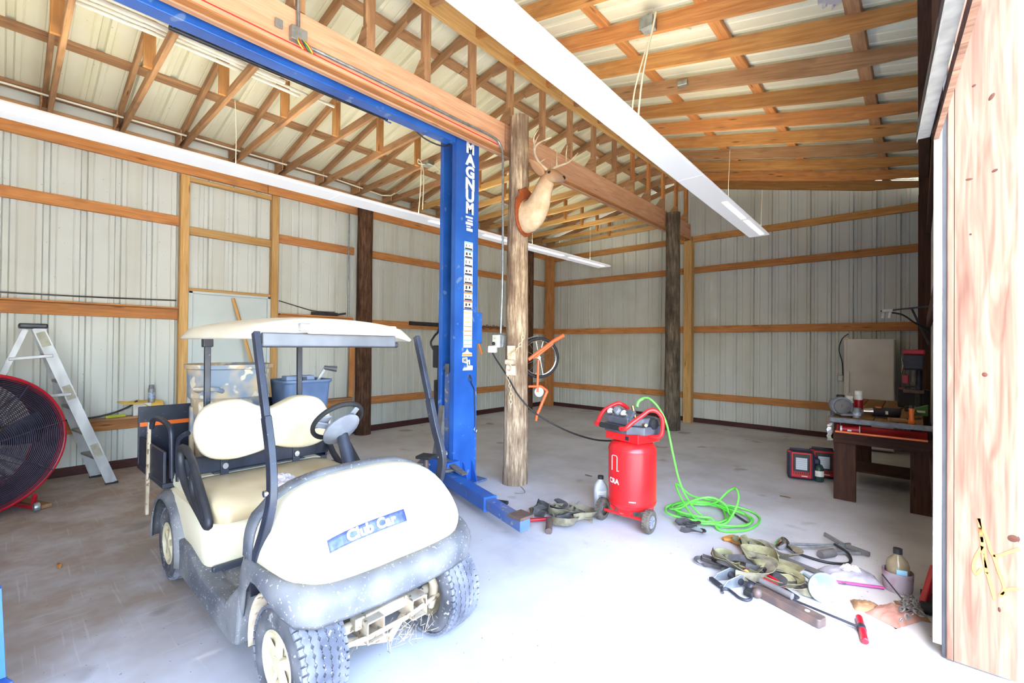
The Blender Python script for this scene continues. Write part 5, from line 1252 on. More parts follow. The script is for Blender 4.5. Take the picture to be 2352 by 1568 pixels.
# ------------------------------------------------------------------ compressor, hose, straps and tools on the floor
pm('comp_red', C(232, 42, 44), C(214, 30, 34), 3, 0.3, speck=C(240, 150, 140), sscale=7, sthr=0.70)
pm('comp_grey', C(72, 74, 82), C(96, 98, 106), 6, 0.5)
pm('hose_green', C(120, 232, 90), C(96, 214, 70), 6, 0.35)
pm('dirty_rubber', C(70, 64, 58), C(110, 100, 88), 12, 0.9)
pm('webbing', C(136, 128, 104), C(106, 98, 80), 18, 0.9)
pm('webbing_dark', C(86, 82, 80), C(64, 62, 62), 18, 0.9)
pm('webbing_yellow', C(142, 136, 98), C(114, 108, 78), 18, 0.9)
pm('brass', C(180, 146, 84), None, rough=0.35, metal=0.9)
CO = thing('air_compressor', 'red upright air compressor on two wheels with grey control panel', 'compressor', (-1.75, 3.44, 0))
MB().lathe([(0.001, 0.115), (0.10, 0.118), (0.165, 0.135), (0.188, 0.165), (0.19, 0.18), (0.193, 0.182), (0.193, 0.190), (0.19, 0.192), (0.19, 0.585), (0.193, 0.587), (0.193, 0.595), (0.19, 0.597), (0.186, 0.62), (0.165, 0.65), (0.10, 0.668), (0.001, 0.672)], 48).obj('tank', 'comp_red', CO, smooth=40)
def on_tank(name, mat, body, size, ang, z, r_=0.192):
    tmp = text(name, body, mat, CO, Matrix.Identity(4), size, 0.0, 0.002)
    for v in tmp.data.vertices:
        a_ = ang + v.co.x / r_; v.co = Vector((r_ * math.cos(a_), r_ * math.sin(a_), z + v.co.y))
    return tmp
on_tank('lettering', 'decal_white', 'CRA', 0.055, math.radians(-111), 0.355)
MB().tube([Vector((0.193 * math.cos(a_), 0.193 * math.sin(a_), z_)) for a_, z_ in [(math.radians(q), w_) for q, w_ in ((-117, 0.44), (-117, 0.55), (-114, 0.56), (-103, 0.56), (-100, 0.55), (-100, 0.44), (-95, 0.445))]], 0.0025, 5).obj('printed_outline', 'decal_white', CO)
on_tank('small_lettering', 'decal_white', '----', 0.04, math.radians(-62), 0.22)
# deck between tank and head
yawc = math.radians(-14); Rc = Matrix.Rotation(yawc, 4, 'Z')
MB().box((0, 0, 0.705), (0.34, 0.26, 0.07), yawc).obj('deck', 'comp_red', CO, bevel=0.006)
MB().box(Rc @ Vector((0.06, -0.131, 0.70)), (0.035, 0.004, 0.03), yawc).obj('deck_slot', 'black_plastic', CO)
def cprism(poly, z0, z1, name, mat, bev=0.008):
    return MB().prism(poly, z1 - z0, Matrix.Translation((0, 0, z0)) @ Rc).obj(name, mat, CO, bevel=bev)
cprism([(-0.19, -0.12), (-0.15, -0.16), (0.08, -0.16), (0.19, -0.08), (0.20, 0.10), (0.15, 0.15), (-0.17, 0.15)], 0.735, 0.80, 'shroud_base', 'comp_grey')
cprism([(-0.17, -0.11), (-0.14, -0.145), (0.07, -0.145), (0.17, -0.07), (0.18, 0.09), (0.14, 0.13), (-0.16, 0.13)], 0.80, 0.865, 'shroud', 'comp_grey', 0.014)
# sloping control panel with gauges
cp = Matrix.Translation(Rc @ Vector((-0.04, -0.10, 0.875))) @ Rc @ Matrix.Rotation(math.radians(52), 4, 'X')
MB().box((0, 0, 0), (0.27, 0.105, 0.03), m=cp.to_3x3()).obj('control_panel', 'comp_grey', CO, bevel=0.01).location = cp.translation
for x_ in (-0.085, 0.06):
    MB().lathe([(0.001, 0.026), (0.026, 0.026), (0.030, 0.022), (0.031, 0.0)], 24, cp @ Matrix.Translation((x_, 0.0, 0.014))).obj('gauge', 'chrome', CO, smooth=30)
    MB().lathe([(0.001, 0.0275), (0.0245, 0.0275)], 24, cp @ Matrix.Translation((x_, 0.0, 0.014))).obj('gauge_face', 'label_white', CO)
MB().lathe([(0.001, 0.045), (0.026, 0.043), (0.031, 0.03), (0.031, 0.0)], 12, cp @ Matrix.Translation((-0.012, 0.01, 0.014))).obj('regulator_knob', 'steer_grey', CO, smooth=30)
MB().cyl(Rc @ Vector((0.09, -0.07, 0.865)), Rc @ Vector((0.065, -0.075, 0.955)), 0.013, n=12).obj('coupler', 'brass', CO, smooth=40)
MB().cyl(Rc @ Vector((0.17, -0.07, 0.82)), Rc @ Vector((0.22, -0.10, 0.825)), 0.012, n=10).obj('drain_valve', 'brass', CO, smooth=40)
MB().lathe([(0.001, 0.012), (0.04, 0.01), (0.045, 0.0), (0.045, -0.03)], 18, Matrix.Translation(Rc @ Vector((0.195, 0.03, 0.82))) @ rot_to(Rc @ Vector((1, 0, 0)))).obj('air_filter', 'black_plastic', CO, smooth=40)
# roll-bar handles
def hb(pts, nm='handle'): return MB().tube(spline([Rc @ Vector(p) for p in pts], 4), 0.017, 10).obj(nm, 'comp_red', CO, smooth=60)
hb([(-0.12, 0.08, 0.90), (-0.13, 0.02, 0.94), (-0.16, -0.02, 0.945), (-0.20, -0.10, 0.90), (-0.212, -0.14, 0.86), (-0.205, -0.19, 0.80), (-0.20, -0.215, 0.79), (-0.13, -0.22, 0.79)])
hb([(0.06, -0.22, 0.79), (0.12, -0.22, 0.795), (0.15, -0.18, 0.84), (0.19, -0.10, 0.90), (0.215, -0.06, 0.935), (0.245, -0.02, 0.935), (0.275, 0.02, 0.88), (0.27, 0.03, 0.78), (0.255, 0.02, 0.735), (0.20, 0.0, 0.725), (0.15, 0.0, 0.72)])
MB().cyl(Rc @ Vector((-0.14, -0.22, 0.79)), Rc @ Vector((0.07, -0.22, 0.79)), 0.021, n=14).obj('grip', 'black_rubber', CO, smooth=40)
# wheels on a red axle
MB().cyl((-0.18, -0.12, 0.085), (0.18, -0.12, 0.085), 0.012, n=10).obj('axle', 'comp_red', CO, smooth=40)
MB().bar((0.0, -0.11, 0.075), (0.0, -0.11, 0.155), 0.12, 0.04, (0, 1, 0)).obj('axle_bracket', 'comp_red', CO, bevel=0.006)
MB().bar((-0.13, -0.09, 0.10), (-0.08, -0.08, 0.20), 0.05, 0.02, (0, 1, 0)).obj('strut', 'comp_red', CO, bevel=0.004)
for sx in (-1, 1):
    e = bpy.data.objects.new('wheel', None); COL.objects.link(e); e.parent = CO; e.location = (sx * 0.205, -0.12, 0.087); e.empty_display_size = 0.05
    R_ = rot_to((sx, 0, 0))
    MB().lathe([(0.05, -0.026), (0.07, -0.03), (0.082, -0.024), (0.087, 0), (0.082, 0.024), (0.07, 0.03), (0.05, 0.026), (0.048, 0)], 32, R_).obj('tyre', 'dirty_rubber', e, smooth=50)
    mb = MB()
    for k in range(24):
        for zz in (-0.012, 0.012):
            a_ = 2 * PI * (k + (0.5 if zz > 0 else 0)) / 24; c = Vector((math.cos(a_), math.sin(a_), 0)); m3 = Matrix((c, Vector((-c.y, c.x, 0)), Vector((0, 0, 1)))).transposed()
            mb.box(R_ @ (c * 0.086 + Vector((0, 0, zz))), (0.007, 0.013, 0.016), m=R_.to_3x3() @ m3)
    mb.obj('tread', 'dirty_rubber', e)
    MB().lathe([(0.052, 0.02), (0.048, 0.026), (0.02, 0.014), (0.016, 0.028), (0.001, 0.03)], 24, R_).obj('hub', 'steer_grey', e, smooth=40)
    for k in range(6):
        MB().bar(R_ @ Vector((0.012 * math.cos(k * PI / 3), 0.012 * math.sin(k * PI / 3), 0.024)), R_ @ Vector((0.048 * math.cos(k * PI / 3), 0.048 * math.sin(k * PI / 3), 0.024)), 0.010, 0.008, (1, 0, 0)).obj('spoke', 'steer_grey', e)
MB().box((-0.05, 0.12, 0.055), (0.06, 0.06, 0.11)).obj('rear_foot', 'galvanised', CO, bevel=0.004)
MB().box((0.09, 0.12, 0.055), (0.06, 0.06, 0.11)).obj('rear_foot', 'comp_red', CO, bevel=0.004)

BT = thing('oil_bottle', 'grey translucent oil bottle with a black cap behind the compressor wheel', 'bottle', (-2.09, 3.52, 0))
pm('bottle_grey', C(206, 210, 212), C(184, 190, 196), 8, 0.35)
secs = [[(x, y, z) for x, y in rrect(hx, hy, 0.022)] for z, hx, hy in ((0, 0.055, 0.035), (0.008, 0.058, 0.038), (0.185, 0.058, 0.038), (0.215, 0.05, 0.034), (0.24, 0.03, 0.026), (0.25, 0.023, 0.023), (0.268, 0.022, 0.0222))]
MB().loft(secs, closed=True, cap=True).obj('body', 'bottle_grey', BT, smooth=40)
MB().cyl((0, 0, 0.262), (0, 0, 0.29), 0.026, n=16).obj('cap', 'black_plastic', BT, smooth=40)
MB().box((0.0, -0.0395, 0.11), (0.08, 0.002, 0.11)).obj('label', 'label_white', BT)
MB().box((0.0, -0.041, 0.115), (0.05, 0.001, 0.03)).obj('label_print', 'label_blue', BT)
BT.rotation_euler = (0, 0, 0.75)

rh = random.Random(11)
pts = [(-1.69, 3.40, 0.95), (-1.68, 3.43, 1.0), (-1.64, 3.50, 1.01), (-1.58, 3.56, 0.93), (-1.53, 3.60, 0.80), (-1.50, 3.66, 0.55), (-1.48, 3.76, 0.30), (-1.42, 3.84, 0.12), (-1.34, 3.88, 0.03), (-1.20, 3.80, 0.012)]
cx, cy = -1.36, 3.98
N = 74
for k in range(N):
    a_ = -0.6 + k * 2 * PI / 12.3; f = k / N
    rx = 0.30 + 0.06 * math.sin(k * 0.57) - 0.07 * f; ry = 0.26 + 0.05 * math.cos(k * 0.83)
    z_ = 0.012 + 0.02 * abs(math.sin(k * 0.37)) + 0.004 * (k // 11)
    for kc, hh in ((24, 0.19), (39, 0.20), (57, 0.17)):
        if abs(k - kc) < 3: z_ += hh * math.cos((k - kc) / 3 * PI / 2) ** 2; rx *= 0.75; ry *= 0.75
    pts.append((cx + 0.05 * math.sin(k * 0.21) + rx * math.cos(a_), cy + 0.04 * math.cos(k * 0.33) + ry * math.sin(a_), z_))
pts += [(-1.15, 3.72, 0.012), (-1.02, 3.83, 0.012), (-0.97, 4.02, 0.012), (-0.99, 4.22, 0.012), (-1.10, 4.34, 0.012), (-1.25, 4.30, 0.03), (-1.30, 4.22, 0.02)]
HS = thing('air_hose', 'bright green air hose running from the compressor into a tangled coil', 'hose', (-1.36, 3.98, 0))
sm = spline(pts, 6)
MB().tube([p - Vector(HS.location) for p in sm], 0.0085, 7).obj('hose', 'hose_green', HS, smooth=60)
MB().tube([p - Vector(HS.location) for p in spline([(-1.69, 3.40, 0.945), (-1.685, 3.415, 0.985), (-1.665, 3.45, 1.008)], 6)], 0.011, 7).obj('spring_guard', 'hose_green', HS, smooth=60)
MB().cyl(Vector((-1.30, 4.22, 0.02)) - HS.location, Vector((-1.20, 4.17, 0.02)) - HS.location, 0.012, n=10).obj('coupler', 'brass', HS, smooth=40)
MB().tube([Vector(p) - HS.location for p in ((-1.20, 4.17, 0.02), (-1.12, 4.10, 0.018), (-1.02, 4.02, 0.012))], 0.008, 8).obj('nozzle', 'steel_dark', HS, smooth=60)

def heap(name, label, loc, mats, rad, n, seed, width=0.045, height=0.05, cat='strap', loops=True):
    """tangle of webbing: each run of strap is a part"""
    r_ = random.Random(seed); t_ = thing(name, label, cat, loc)
    for k in range(n):
        c = Vector((r_.uniform(-rad, rad) * 0.55, r_.uniform(-rad, rad) * 0.45, 0)); rr = rad * r_.uniform(0.35, 0.75); a0 = r_.uniform(0, 6.28); sw = r_.uniform(3.0, 6.2)
        P = []; base = 0.006 + height * k / n
        for i in range(9):
            a_ = a0 + sw * i / 8; q = rr * (1 + 0.25 * math.sin(2 * a_ + k))
            P.append(c + Vector((q * math.cos(a_), q * 0.8 * math.sin(a_), base + width * 0.32 + 0.4 * width * abs(math.sin(a_ * 1.3 + k)))))
        tw = r_.uniform(0, 3.1)
        S = spline(P, 4)
        MB().ribbon(S, width, 0.003, side=lambda i, tt, tw=tw: Vector((0, 0, 1)) * (0.55 + 0.45 * math.sin(tw + i * 0.12)) + Vector((0, 0, 1)).cross(tt) * (0.75 * math.cos(tw + i * 0.12))).obj('strap_run', mats[k % len(mats)], t_, smooth=60)
    zmin = min((v.co.z for ch in t_.children for v in ch.data.vertices), default=0)
    t_.location.z = -zmin + 0.001
    return t_
t = heap('tow_straps', 'heap of khaki tow webbing on the floor left of the compressor', (-2.24, 3.13, 0), ['webbing', 'webbing', 'webbing_dark'], 0.24, 9, 4, 0.055)
MB().cyl((0.15, -0.36, 0.03), (0.05, -0.22, 0.05), 0.026, n=16).obj('wooden_peg', 'steel_rust', t, smooth=40)
MB().tube([(0.0, 0.20, 0.04), (0.04, 0.22, 0.09), (0.06, 0.21, 0.02)], 0.008, 6).obj('hook', 'galvanised', t, smooth=60)
o = MB().bar((-2.40, 2.80, 0.014), (-2.21, 2.99, 0.03), 0.035, 0.02).obj('red_strap_end', 'fan_red', t, bevel=0.004)
o.location = -Vector(t.location)
o = MB().tube(spline([(-3.0, 3.50, 0.008), (-2.88, 3.42, 0.006), (-2.84, 3.36, 0.006), (-2.90, 3.30, 0.006)], 6), 0.003, 5).obj('dry_twig', 'webbing', None); tag(o, 'thin dry twig on the floor at the foot of the deer pole', 'twig')
heap('ratchet_strap', 'small dark ratchet strap lying in front of the green hose', (-1.37, 3.61, 0), ['webbing_dark'], 0.13, 4, 9, 0.04, 0.03)
# -- tool heap near the opening
t = thing('hand_saw', 'handsaw with a yellow wooden handle lying flat on the floor', 'saw', (-0.98, 3.60, 0.004), math.radians(-14))
wood('saw_handle', C(226, 160, 74), C(200, 130, 56), None, rough=0.45)
hnd = [(-0.10, -0.055), (-0.09, 0.02), (-0.075, 0.06), (-0.03, 0.055), (0.02, 0.06), (0.10, 0.05), (0.11, -0.03), (0.06, -0.035), (0.02, -0.06), (-0.04, -0.045), (-0.075, -0.07)]
MB().prism(hnd, 0.022).obj('handle', 'saw_handle', t, bevel=0.006)
MB().prism([(-0.055, -0.012), (-0.05, 0.022), (0.02, 0.022), (0.04, -0.005), (0.0, -0.02)], 0.003, Matrix.Translation((0, 0, 0.0205))).obj('handle_slot', 'webbing_dark', t)
MB().prism([(0.06, -0.05), (0.06, 0.05), (0.68, 0.0), (0.68, -0.045)], 0.0025, Matrix.Translation((0, 0, 0.009))).obj('blade', 'dusty_steel', t)
for x_, y_ in ((0.075, 0.025), (0.08, -0.01)): MB().cyl((x_, y_, 0.02), (x_, y_, 0.025), 0.008, n=10).obj('rivet', 'brass', t)
heap('strap_bundle', 'olive webbing strap heap lying across the saw blade', (-0.82, 3.56, 0), ['webbing_yellow', 'webbing'], 0.17, 5, 21, 0.05, 0.04)
heap('strap_bundle', 'tangled yellow and grey straps in the middle of the tool heap', (-0.76, 3.20, 0), ['webbing_yellow', 'webbing', 'webbing_yellow', 'webbing_dark'], 0.26, 11, 33, 0.05, 0.07)
heap('strap_loop', 'flat black strap loop at the left of the tool heap', (-0.97, 3.12, 0), ['webbing_dark'], 0.11, 3, 40, 0.022, 0.015)
t = thing('grease_gun', 'chrome grease gun with a black hose behind the straps', 'grease gun', (-0.58, 3.82, 0.03), math.radians(38))
MB().lathe([(0.001, 0.055), (0.03, 0.045), (0.036, 0.02), (0.036, -0.02), (0.02, -0.028)], 20, Matrix.Translation((-0.19, 0.0, 0.005)) @ rot_to((0.3, -0.5, 0.8))).obj('cap', 'chrome', t, smooth=40)
for y_ in (-0.012, 0.022): MB().tube([(-0.15, y_, 0.0), (0.0, y_ * 1.2, 0.0), (0.20, 0.01, 0.01)], 0.008, 8).obj('lever_rod', 'galvanised', t, smooth=60)
MB().cyl((0.0, -0.13, 0.0), (0.11, -0.09, 0.0), 0.027, n=16).obj('barrel', 'dusty_steel', t, smooth=40)
MB().bar((0.20, 0.01, 0.0), (0.32, 0.07, -0.01), 0.02, 0.03).obj('head', 'galvanised', t, bevel=0.004)
MB().bar((0.10, -0.08, -0.005), (0.31, -0.06, -0.01), 0.012, 0.02).obj('spout', 'galvanised', t, bevel=0.003)
MB().bar((0.24, 0.02, 0.01), (0.19, 0.15, 0.03), 0.012, 0.03).obj('trigger', 'dusty_steel', t, bevel=0.003)
MB().bar((0.27, 0.03, 0.0), (0.34, -0.10, 0.0), 0.016, 0.03).obj('trigger', 'dusty_steel', t, bevel=0.003)
MB().tube(spline([(-0.16, -0.02, 0.0), (-0.12, -0.10, -0.015), (0.0, -0.20, -0.02), (0.14, -0.20, -0.02), (0.20, -0.10, 0.0), (0.17, 0.0, 0.02)], 6), 0.009, 8).obj('hose', 'cable_black', t, smooth=60)
t = thing('ratchet_binder', 'steel ratchet binder with a webbing loop at the near edge of the tool heap', 'ratchet', (-0.85, 2.95, 0.0), math.radians(55))
for y_ in (-0.045, 0.045): MB().prism([(-0.10, 0.004), (0.10, 0.004), (0.08, 0.06), (0.03, 0.075), (-0.06, 0.05)], 0.005, Matrix.Translation((0, y_, 0)) @ Matrix.Rotation(PI / 2, 4, 'X')).obj('side_plate', 'galvanised', t, bevel=0.002)
MB().cyl((0.03, -0.055, 0.035), (0.03, 0.055, 0.035), 0.02, n=14).obj('spool', 'steel_dark', t, smooth=40)
MB().bar((0.09, -0.05, 0.05), (0.09, 0.05, 0.05), 0.02, 0.02).obj('handle_bar', 'galvanised', t, bevel=0.004)
MB().bar((-0.10, -0.05, 0.02), (-0.10, 0.05, 0.02), 0.025, 0.02).obj('handle_bar', 'black_plastic', t, bevel=0.004)
t = thing('strap_hook', 'black S hook with rubber tail at the near end of the tool heap', 'hook', (-0.76, 2.80, 0.012))
MB().tube(spline([(-0.085, -0.01, 0.0), (-0.10, 0.025, 0.0), (-0.075, 0.05, 0.0), (-0.04, 0.03, 0.0), (0.0, 0.0, 0.0), (0.04, 0.0, 0.0), (0.055, 0.03, 0.005), (0.03, 0.06, 0.01)], 5), 0.008, 8).obj('hook', 'steel_dark', t, smooth=60)
MB().box((0.04, 0.09, 0.012), (0.05, 0.09, 0.03), -0.2).obj('buckle', 'black_rubber', t, bevel=0.006)
t = thing('pliers', 'red-handled slip joint pliers pointing out of the tool heap', 'pliers', (-0.60, 3.05, 0.03), math.radians(-22))
for sg in (-1, 1): MB().tube(spline([(-0.12, sg * 0.03, 0.02), (-0.05, sg * 0.026, 0.012), (0.02, sg * 0.008, 0.0)], 5), 0.009, 8).obj('grip', 'fan_red', t, smooth=60)
MB().bar((0.0, 0.0, 0.0), (0.10, 0.0, -0.015), 0.03, 0.014).obj('jaw', 'steel_dark', t, bevel=0.004)
t = thing('screwdriver', 'yellow and red screwdriver half buried in the strap heap', 'screwdriver', (-0.78, 3.03, 0.04), math.radians(-70))
MB().cyl((-0.06, 0, 0.01), (0.05, 0, 0.0), 0.016, n=12).obj('handle', 'screw_yellow', t, smooth=40)
MB().cyl((-0.06, 0, 0.011), (-0.04, 0, 0.009), 0.0165, n=12).obj('handle_end', 'fan_red', t, smooth=40)
MB().cyl((0.05, 0, 0.0), (0.15, 0, -0.02), 0.004, n=8).obj('shaft', 'galvanised', t)
t = thing('drawbar', 'heavy rusty flat steel drawbar with a hole at its end', 'drawbar', (-0.55, 2.88, 0.0), math.radians(-21))
MB().prism([(-0.18, -0.035), (0.19, -0.035), (0.20, -0.025), (0.20, 0.025), (0.19, 0.035), (-0.18, 0.035)], 0.045, Matrix.Translation((0, 0, 0.004))).obj('bar', 'steel_rust', t, bevel=0.005)
MB().cyl((0.12, 0, 0.045), (0.12, 0, 0.0505), 0.012, n=16).obj('hole', 'label_white', t)
MB().ball((-0.19, -0.02, 0.03), 0.03, 14, 10).obj('hitch_ball', 'steel_dark', t, smooth=60)
MB().ball((-0.13, -0.045, 0.032), 0.028, 14, 10).obj('hitch_ball', 'steel_rust', t, smooth=60)
MB().cyl((-0.16, 0.03, 0.07), (0.02, 0.035, 0.065), 0.018, n=12).obj('grip', 'dusty_steel', t, smooth=40)
t = thing('threaded_rod', 'threaded steel rod with a red T handle at the front of the heap', 'tool', (-0.215, 2.905, 0.02))
axis = Vector((-0.36, 0.06, 0.006)); rod = [axis * (k / 40) for k in range(41)]
MB().tube(rod, 0.007, 8, taper=lambda f: 1.0 + 0.12 * math.sin(f * 250)).obj('rod', 'steel_dark', t, smooth=20)
MB().cyl((0.022, -0.12, 0), (-0.02, 0.11, 0), 0.016, n=14).obj('handle', 'fan_red', t, smooth=40, bevel=0.004)
MB().cyl((0.003, -0.018, 0), (-0.003, 0.018, 0), 0.019, n=14).obj('collar', 'steel_dark', t, smooth=40)
t = thing('funnel', 'pale blue funnel lying on its side beside the tool heap', 'funnel', (-0.40, 3.10, 0.0), math.radians(-56))
pm('funnel_blue', C(150, 176, 180), C(136, 162, 166), 6, 0.45)
fm = Matrix.Translation((0.0, 0.0, 0.080)) @ Matrix.Rotation(math.radians(-98), 4, 'Y')
MB().lathe([(0.011, 0.22), (0.013, 0.12), (0.022, 0.11), (0.076, 0.02), (0.080, 0.0), (0.076, 0.002), (0.018, 0.105), (0.001, 0.108)], 32, fm).obj('cone', 'funnel_blue', t, smooth=40)
t = thing('rubber_hose', 'short grey rubber hose running under the funnel', 'hose', (-0.66, 3.18, 0.012))
MB().tube(spline([(-0.10, 0.06, 0.03), (0.0, 0.0, 0.0), (0.10, -0.02, 0.0), (0.18, -0.04, 0.0)], 6), 0.014, 8).obj('hose', 'dirty_rubber', t, smooth=60)
# -- bag, jug and rags by the wall
pm('clear_bag', C(156, 154, 166), C(176, 174, 184), 12, 0.25); pm('pink_zip', C(196, 84, 150), None, rough=0.4)
t = thing('plastic_bag', 'clear zip bag with white powder and a pink seal', 'bag', (-0.32, 3.53, 0.0))
def pillow(name, mat, par, a, b, h, seed, cen=(0, 0, 0), rz=0.0, n=14):
    r_ = random.Random(seed); rows = []
    jit = [[r_.uniform(-1, 1) for _ in range(n + 1)] for _ in range(n + 1)]
    m_ = Matrix.Translation(cen) @ Matrix.Rotation(rz, 4, 'Z')
    for s_ in (1, -1):
        rows = []
        for i in range(n + 1):
            u = -1 + 2 * i / n; row = []
            for j in range(n + 1):
                v = -1 + 2 * j / n; e = max(0, (1 - abs(u) ** 2.5) * (1 - abs(v) ** 2.5)) ** 0.6
                z = (h * e * (1 + 0.22 * jit[i][j]) if s_ > 0 else 0.0) + 0.002
                row.append(m_ @ Vector((a * u * (1 - 0.06 * abs(v) * jit[0][j]), b * v * (1 - 0.06 * abs(u) * jit[i][0]), z)))
            rows.append(row)
        mb = MB().loft(rows) if s_ > 0 else mb.loft(rows)
    return mb.obj(name, mat, par, smooth=70)
pillow('bag', 'clear_bag', t, 0.15, 0.09, 0.055, 2, rz=0.45)
pillow('powder', 'decal_white', t, 0.075, 0.05, 0.07, 5, cen=(0.0, 0.01, 0.0), rz=0.45)
MB().bar((-0.095, -0.155, 0.014), (0.165, -0.03, 0.014), 0.014, 0.010).obj('zip_seal', 'pink_zip', t)
t = thing('jug', 'amber glass jug standing in a cut white and red plastic tub', 'jug', (-0.095, 3.56, 0.0))
pm('jug_glass', C(150, 138, 112), C(128, 116, 92), 6, 0.2); pm('tub_stained', C(160, 150, 160), C(140, 70, 84), 10, 0.6, lo=0.45, hi=0.7)
MB().lathe([(0.001, 0.01), (0.052, 0.01), (0.055, 0.03), (0.055, 0.15), (0.048, 0.175), (0.025, 0.20), (0.018, 0.212), (0.018, 0.225)], 28).obj('bottle', 'jug_glass', t, smooth=40)
MB().cyl((0, 0, 0.215), (0, 0, 0.245), 0.022, n=16).obj('cap', 'black_plastic', t, smooth=40)
MB().box((0.02, -0.054, 0.12), (0.05, 0.004, 0.04), 0.3).obj('label', 'label_sky', t)
MB().lathe([(0.001, 0.0), (0.066, 0.0), (0.07, 0.02), (0.075, 0.115), (0.072, 0.115), (0.067, 0.02), (0.001, 0.006)], 24).obj('tub', 'tub_stained', t, smooth=40)
pm('leather', C(160, 130, 96), C(138, 104, 72), 9, 0.85); pm('rag_pink', C(172, 132, 118), C(146, 100, 88), 9, 0.9)
t = thing('leather_scrap', 'tan folded leather scrap beside the pink rag', 'leather', (-0.215, 3.19, 0.0)); pillow('scrap', 'leather', t, 0.065, 0.055, 0.03, 8, rz=0.3)
t = thing('rag', 'pink shop rag crumpled on the floor by the opening', 'rag', (-0.10, 3.19, 0.0)); pillow('cloth', 'rag_pink', t, 0.075, 0.11, 0.045, 9, rz=-0.5)
t = thing('rag', 'pale cloth lying behind the pink rag next to the tub', 'rag', (-0.03, 3.32, 0.0)); pillow('cloth', 'leather', t, 0.055, 0.09, 0.03, 19, rz=0.3)
t = thing('chain_pile', 'small heap of grey chain lying on the rags', 'chain', (-0.04, 3.22, 0.045)); r_ = random.Random(5)
for k in range(46):
    c = Vector((r_.gauss(0, 0.022), r_.gauss(0, 0.055), 0.012 + 0.018 * r_.random())); m_ = Matrix.Translation(c) @ Euler((r_.uniform(-1, 1), r_.uniform(-1, 1), r_.uniform(0, 3))).to_matrix().to_4x4()
    MB().tube([m_ @ Vector((0.014 * math.cos(q), 0.009 * math.sin(q), 0)) for q in [2 * PI * i / 10 for i in range(10)]], 0.0035, 4, closed=True).obj('link', 'dusty_steel', t)
o = MB().tube([(-0.16, 3.42, 0.12), (-0.04, 3.22, 0.06)], 0.004, 6).obj('thin_rod', 'steel_dark', None); tag(o, 'thin black rod leaning across the rags and the tub', 'rod')
t = thing('floor_jack', 'dark red floor jack end standing behind the metal door edge', 'jack', (0.045, 3.42, 0.0))
MB().bar((-0.03, -0.05, 0.03), (0.02, 0.10, 0.20), 0.03, 0.05).obj('lift_arm', 'fan_red', t, bevel=0.006)
MB().box((0.0, 0.02, 0.03), (0.06, 0.22, 0.05)).obj('frame', 'steel_dark', t, bevel=0.006)
for k in (-0.07, 0.09): MB().cyl((-0.04, k, 0.03), (0.04, k, 0.03), 0.03, n=16).obj('wheel', 'black_rubber', t, smooth=40)
# bits of litter
for k, (x_, y_, lb) in enumerate(((-4.1, 0.25, 'small curled brown leaf on the floor near the left edge'), (-1.0, 5.0, 'small brown leaf on the open floor right of the hose'), (-2.75, 4.3, 'small brown leaf on the floor behind the deer pole'))):
    o = MB().loft([[(x_ + 0.03 * i, y_ + 0.012 * j * math.sin(PI * (i + 0.5) / 4), 0.004 + 0.006 * abs(j)) for j in (-1, 0, 1)] for i in range(4)]).obj('leaf', 'leather' if k else 'saw_handle', None, smooth=60, solid=0.001)
    tag(o, lb, 'leaf')
# ------------------------------------------------------------------ workbench corner
BN = thing('workbench', 'dark plank workbench with a grey-edged top in the shaded right corner', 'workbench', (-0.26, 5.02, 0))
pm('bench_edge', C(128, 132, 138), C(104, 108, 114), 20, 0.6)
wood('bench_top', C(150, 112, 66), C(112, 80, 46), None)
for k in range(4):
    beam('top_plank', (-0.345 + 0.115 + 0.165 * k - 0.06, 0.02, 0.782), (-0.345 + 0.115 + 0.165 * k - 0.06, 2.2, 0.782), 0.16, 0.035, 'bench_top', BN)
MB().box((-0.0, 0.0, 0.785), (0.70, 0.03, 0.045)).obj('top_edge', 'bench_edge', BN, bevel=0.012)
MB().box((-0.345, 1.1, 0.785), (0.025, 2.2, 0.045)).obj('top_edge', 'bench_edge', BN, bevel=0.010)
for x_, w_ in ((-0.265, 0.17), (0.27, 0.14)):
    beam('leg', (x_, 0.30, 0), (x_, 0.30, 0.765), w_, 0.05, 'plank_dark', BN, upv=(0, 1, 0))
    beam('leg', (x_, 2.10, 0), (x_, 2.10, 0.765), w_, 0.05, 'plank_dark', BN, upv=(0, 1, 0))
beam('apron', (-0.35, 0.26, 0.60), (0.345, 0.26, 0.60), 0.03, 0.12, 'plank_dark', BN)
beam('apron', (-0.33, 0.28, 0.66), (-0.33, 2.1, 0.66), 0.03, 0.14, 'plank_dark', BN)
beam('shelf_board', (-0.30, 1.2, 0.15), (0.32, 1.2, 0.15), 0.5, 0.02, 'plank_dark', BN)
pm('tray_red', C(204, 44, 38), C(170, 30, 28), 4, 0.5)
t = thing('gutter_tray', 'long red half-pipe tray hung under the front edge of the workbench', 'tray', (-0.26, 5.12, 0.655))
MB().loft([[(x_, -0.07 * math.cos(a_), 0.075 - 0.075 * math.sin(a_)) for a_ in [PI * (0.27 + 0.73 * k / 12) for k in range(13)]] for x_ in (-0.315, 0.31)]).obj('trough', 'tray_red', t, smooth=60, solid=0.006)
MB().box((-0.0, -0.050, 0.020), (0.625, 0.012, 0.014)).obj('lip', 'orange_plastic', t)
MB().bar((-0.28, -0.005, 0.076), (-0.28, 0.03, 0.112), 0.02, 0.004, (1, 0, 0)).obj('bracket', 'galvanised', t)
t = thing('paper_cup', 'red and white paper cup lying in the red tray', 'cup', (-0.47, 5.12, 0.698))
MB().lathe([(0.001, -0.07), (0.026, -0.07), (0.036, 0.07), (0.034, 0.07)], 20, rot_to((1, 0.1, 0))).obj('cup_body', 'fan_red', t, smooth=40)
